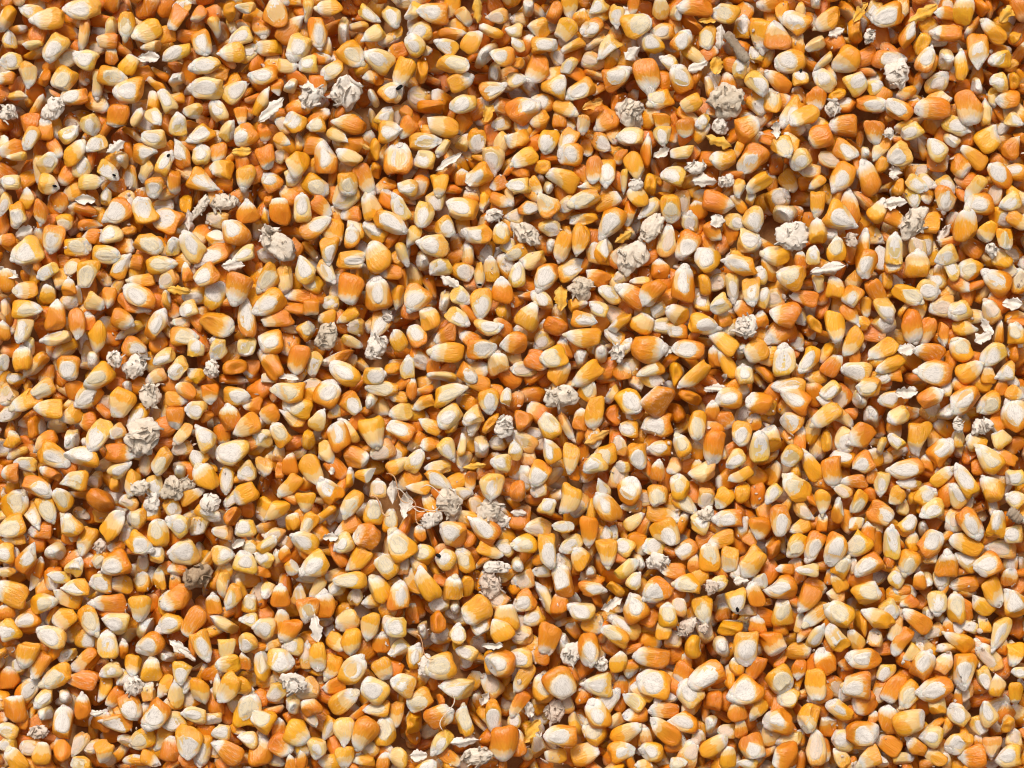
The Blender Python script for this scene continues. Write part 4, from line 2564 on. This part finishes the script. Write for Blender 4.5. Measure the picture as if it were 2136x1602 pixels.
# ------------------------------------------------------------------ cob crumbs, husk flakes, sticks
def ico(sub):
    import bmesh
    bm = bmesh.new()
    bmesh.ops.create_icosphere(bm, subdivisions=sub, radius=1)
    bm.verts.ensure_lookup_table()
    v = np.array([x.co[:] for x in bm.verts])
    f = np.array([[q.index for q in p.verts] for p in bm.faces])
    bm.free()
    return v, f
IV, IF = ico(4)

def cob_core(it, r):
    """a lump of broken cob: blocks parted by deep cracks, some hollowed like cups"""
    n = int(r.integers(26, 40))
    s = r.normal(0, 1, (n, 3)); s /= np.linalg.norm(s, axis=1)[:, None]
    d = np.sqrt(((IV[:, None] - s[None]) ** 2).sum(2))
    k = np.argsort(d, 1)[:, :2]
    f1, f2 = d[np.arange(len(d)), k[:, 0]], d[np.arange(len(d)), k[:, 1]]
    lift = r.uniform(-0.16, 0.20, n)[k[:, 0]]
    cup = (r.random(n) < 0.45)[k[:, 0]]
    e = np.clip((f2 - f1) / 0.11, 0, 1)
    h = lift * e - 0.13 * (1 - e)
    h = h - np.where(cup, 0.22 * np.exp(-(f1 / 0.13) ** 2), 0)
    ph = r.random(5) * 6.28; fr = r.normal(0, 2.2, (5, 3))
    lo = sum(np.sin(IV @ fr[i] + ph[i]) for i in range(5)) * 0.10
    ph2 = r.random(6) * 6.28; fr2 = r.normal(0, 9, (6, 3))
    h = h + lo + sum(np.sin(IV @ fr2[i] + ph2[i]) for i in range(6)) * 0.022 + r.normal(0, 0.02, len(h))
    return IV * (1 + h)[:, None] * np.array((it['dims'][0] * .5, it['dims'][1] * .5, it['dims'][2] * .52))

def flake(l, wd, th, curl, r, nu=9, nv=6, cup=0.0, rag=0.2, wr=1.0):
    """thin curled husk scale with real thickness"""
    us = np.linspace(-1, 1, nu)
    top = []
    sm = np.array((0.25, 0.5, 0.25))
    e1 = np.clip(1 + rag * (np.convolve(r.normal(0, 1, nu), sm, 'same') + 0.35 * r.normal(0, 1, nu)), 0.15, 1.6)
    e2 = np.clip(1 + rag * (np.convolve(r.normal(0, 1, nu), sm, 'same') + 0.35 * r.normal(0, 1, nu)), 0.15, 1.6)
    ph = r.random(3) * 6.28
    for i, u in enumerate(us):
        prof = max(0.16, (1 - abs(u) ** 2.4) ** 0.6)
        for j in range(nv):
            t = -1 + 2 * j / (nv - 1)
            x = t * wd / 2 * prof * (e1[i] if t < 0 else e2[i])
            y = u * l / 2 * (1 + 0.08 * math.sin(3 * t + ph[0]))
            a = t * curl
            z = (1 - math.cos(a)) * wd / 2 - cup * (1 - u * u) * l * 0.2
            z += 0.05 * wr * wd * math.sin(5 * t + 3 * u * math.sin(ph[0]) + ph[1]) + 0.05 * wr * wd * math.sin(4 * u + ph[2])
            top.append((x * (math.sin(curl) / curl if curl > .05 else 1), y, z))
    top = np.array(top)
    bot = top - np.array((0, 0, th))
    n = nu * nv
    tr = []
    for i in range(nu - 1):
        for j in range(nv - 1):
            a, b, c, d = i * nv + j, i * nv + j + 1, (i + 1) * nv + j + 1, (i + 1) * nv + j
            tr += [(a, b, c), (a, c, d), (n + a, n + c, n + b), (n + a, n + d, n + c)]
    rim = [j for j in range(nv)] + [i * nv + nv - 1 for i in range(1, nu)] + [(nu - 1) * nv + j for j in range(nv - 2, -1, -1)] + [i * nv for i in range(nu - 2, 0, -1)]
    for p, q in zip(rim, rim[1:] + rim[:1]):
        tr += [(p, n + p, n + q), (p, n + q, q)]
    return np.vstack([top, bot]), np.array(tr)

GLUMES = {}
def glume_mesh(tone, k):
    if (tone, k) not in GLUMES:
        r = np.random.default_rng(900 + k)
        v, tr = flake(1.0, r.uniform(0.3, 0.62), 0.045, r.uniform(0.7, 1.35), r, 8, 5, 0.5, 0.45)
        GLUMES[(tone, k)] = mesh_from("glume", v, tr, [CH[tone]])
    return GLUMES[(tone, k)]

CW = {'w': 'whitish', 'b': 'tan', 'g': 'grey-brown', 'm': 'dark brown', 'p': 'pinkish', 'y': 'yellow', 'o': 'orange', 'n': 'whitish'}
for it in [i for i in PLACED if i['code'] in 'DFK']:
    r = np.random.default_rng(it['seed'])
    R, pos = it['R'], it['pos']
    M = m4(R, (pos[0], pos[1], it['zmin']))
    offl = R.T @ np.array((0, 0, pos[2] - it['zmin']))
    big = 'large' if it['L'] > 27 * U else ('small' if it['L'] < 19 * U else 'middling')
    pl, tone = place_words(it), it['tone']
    if it['code'] == 'D':
        root = thing("cob_fragment", unique(lambda k, s: f"{big} {('rough', 'knobbly', 'ragged')[k]} {CW[tone]} crumb of broken cob, {pl}"), "cob crumb", "crumbs of broken cob", M)
        v = cob_core(it, r) * 0.84
        link("pith", mesh_from("pith", v + offl, IF, [CH[tone]]), root)
        for k in range(int(r.integers(9, 14))):
            th_, ph_ = r.random() * 6.28, r.uniform(0.25, 1.25)
            dr = np.array((math.sin(ph_) * math.cos(th_), math.sin(ph_) * math.sin(th_), math.cos(ph_)))
            p = dr * np.array(it['dims']) * r.uniform(0.40, 0.47) + offl
            g = link("glume", glume_mesh(tone, int(r.integers(0, 8))), root)
            s = it['W'] * r.uniform(0.28, 0.50)
            q = Vector(dr + r.normal(0, 0.6, 3)).to_track_quat('Z', 'Y')
            sp = Matrix.Rotation(r.random() * 6.28, 4, 'Z')
            g.matrix_basis = Matrix.Translation(p) @ q.to_matrix().to_4x4() @ sp @ Matrix.Diagonal((s, s * r.uniform(0.9, 1.5), s, 1))
    elif it['code'] == 'F':
        kind = "hull skin" if tone in 'yo' else "husk"
        v, tr = flake(it['L'] * 0.80, min(it['W'], 14 * U) * 0.75, 0.00022, r.uniform(0.6, 1.3), r, 17, 11, r.uniform(-0.5, 0.9), 0.30, 1.2)
        v[:, 2] += r.normal(0, 0.35) * v[:, 1] ** 2 / it['L'] + r.normal(0, 0.3) * v[:, 0] * v[:, 1] / it['W']
        v[:, 2] -= v[:, 2].mean()
        if r.random() < 0.5:
            v[:, 2] *= -1; tr = tr[:, ::-1]
        root = link("husk_flake", mesh_from("husk_flake", v + offl, tr, [CH[tone]]))
        root.matrix_world = M
        root["label"] = unique(lambda k, s: f"{big} {('curled', 'crumpled', 'bent')[k] + (' narrow' if s == 'long ' else '')} {CW[tone]} flake of torn {kind}, {pl}")
        root["category"], root["group"] = "husk flake", "torn flakes of husk"
    else:
        n, sg = 9, 14
        rad = max(it['W'] / 2 * (0.55 if it['W'] < 4 * U else 1), 0.00012) * (0.75 if it['W'] > 4 * U else 1)
        thin = it['W'] < 4 * U
        V = []
        for i in range(sg + 1):
            u = -1 + 2 * i / sg
            cx = (0.22 if thin else 0.04) * it['L'] * math.sin(u * 2.4 + r.random() * 0.05)
            rr = rad * (1 - 0.35 * abs(u) ** 3) * (1 if thin else r.uniform(0.82, 1.15))
            for j in range(n):
                a = j / n * 6.283
                q = rr * (1 if thin else r.uniform(0.85, 1.15))
                V.append((cx + math.cos(a) * q, u * it['L'] / 2, math.sin(a) * q * (1 if thin else .7) + (0.0012 if thin else 0)))
        V = np.array(V + [(V[0][0], -it['L'] / 2, 0), (V[-1][0], it['L'] / 2, 0)])
        tr = []
        for a, b, c, d in grid_faces(sg + 1, n):
            tr += [(a, b, c), (a, c, d)]
        e0, e1 = (sg + 1) * n, (sg + 1) * n + 1
        for j in range(n):
            tr += [(e0, (j + 1) % n, j), (e1, sg * n + j, sg * n + (j + 1) % n)]
        mt = M_STICK if tone == 'b' else (M_SILK if tone == 'o' else M_SILKW)
        nm = "silk_thread" if thin else "stalk_stub"
        root = link(nm, mesh_from(nm, V + offl, tr, [mt]))
        root.matrix_world = M
        root["label"] = (unique(lambda k, s: f"{('thin', 'fine', 'wispy')[k]} {'reddish' if tone == 'o' else 'pale'} thread of corn silk pointing to {HOURS[int(round(it['clock'])) % 12]} o'clock, {pl}") if thin
                         else f"dark brown rough stub of stalk wedged between kernels, {pl}")
        root["category"], root["group"] = ("silk thread", "threads of corn silk") if thin else ("stalk stub", "stubs of stalk")

# ------------------------------------------------------------------ fine chaff lying everywhere: crumbs and scales of a millimetre or two
cv, ct, cb_ = [], [], 0
ND = 9000
for k in range(ND):
    ix, iy = int(rng.integers(2, NX - 2)), int(rng.integers(2, NY - 2))
    if not np.isfinite(TOP[ix, iy]) or TOP[ix, iy] > -0.0040:      # meal settles in the hollows
        continue
    x, y, z = GX0 + (ix + .5) * CELL, GY0 + (iy + .5) * CELL, TOP[ix, iy]
    l = rng.gamma(3.0, 0.00026) + 0.0004
    v, tr = flake(l, l * rng.uniform(0.35, 0.8), l * 0.06, rng.uniform(0.3, 1.2), rng, 4, 3, rng.uniform(-.5, .5), 0.4)
    gxn = (TOP[ix + 1, iy] - TOP[ix - 1, iy]) / (2 * CELL)
    gyn = (TOP[ix, iy + 1] - TOP[ix, iy - 1]) / (2 * CELL)
    gxn, gyn = (np.clip(q, -1.2, 1.2) if np.isfinite(q) else 0 for q in (gxn, gyn))
    nn = Vector((-gxn, -gyn, 1)) + Vector(rng.normal(0, 0.25, 3))
    Q = np.array((nn.to_track_quat('Z', 'Y').to_matrix() @ Matrix.Rotation(rng.random() * 6.28, 3, 'Z')))
    cv.append(v @ Q.T + np.array((x, y, z + 0.00005)))
    ct.append(tr + cb_)
    cb_ += len(v)
dust = link("chaff_crumbs", mesh_from("chaff_crumbs", np.vstack(cv), np.vstack(ct), [CH['p']], None, None, False))
dust["kind"] = "stuff"
dust["label"] = "fine pale chaff and crumbs sprinkled over all the kernels"
dust["category"] = "chaff"
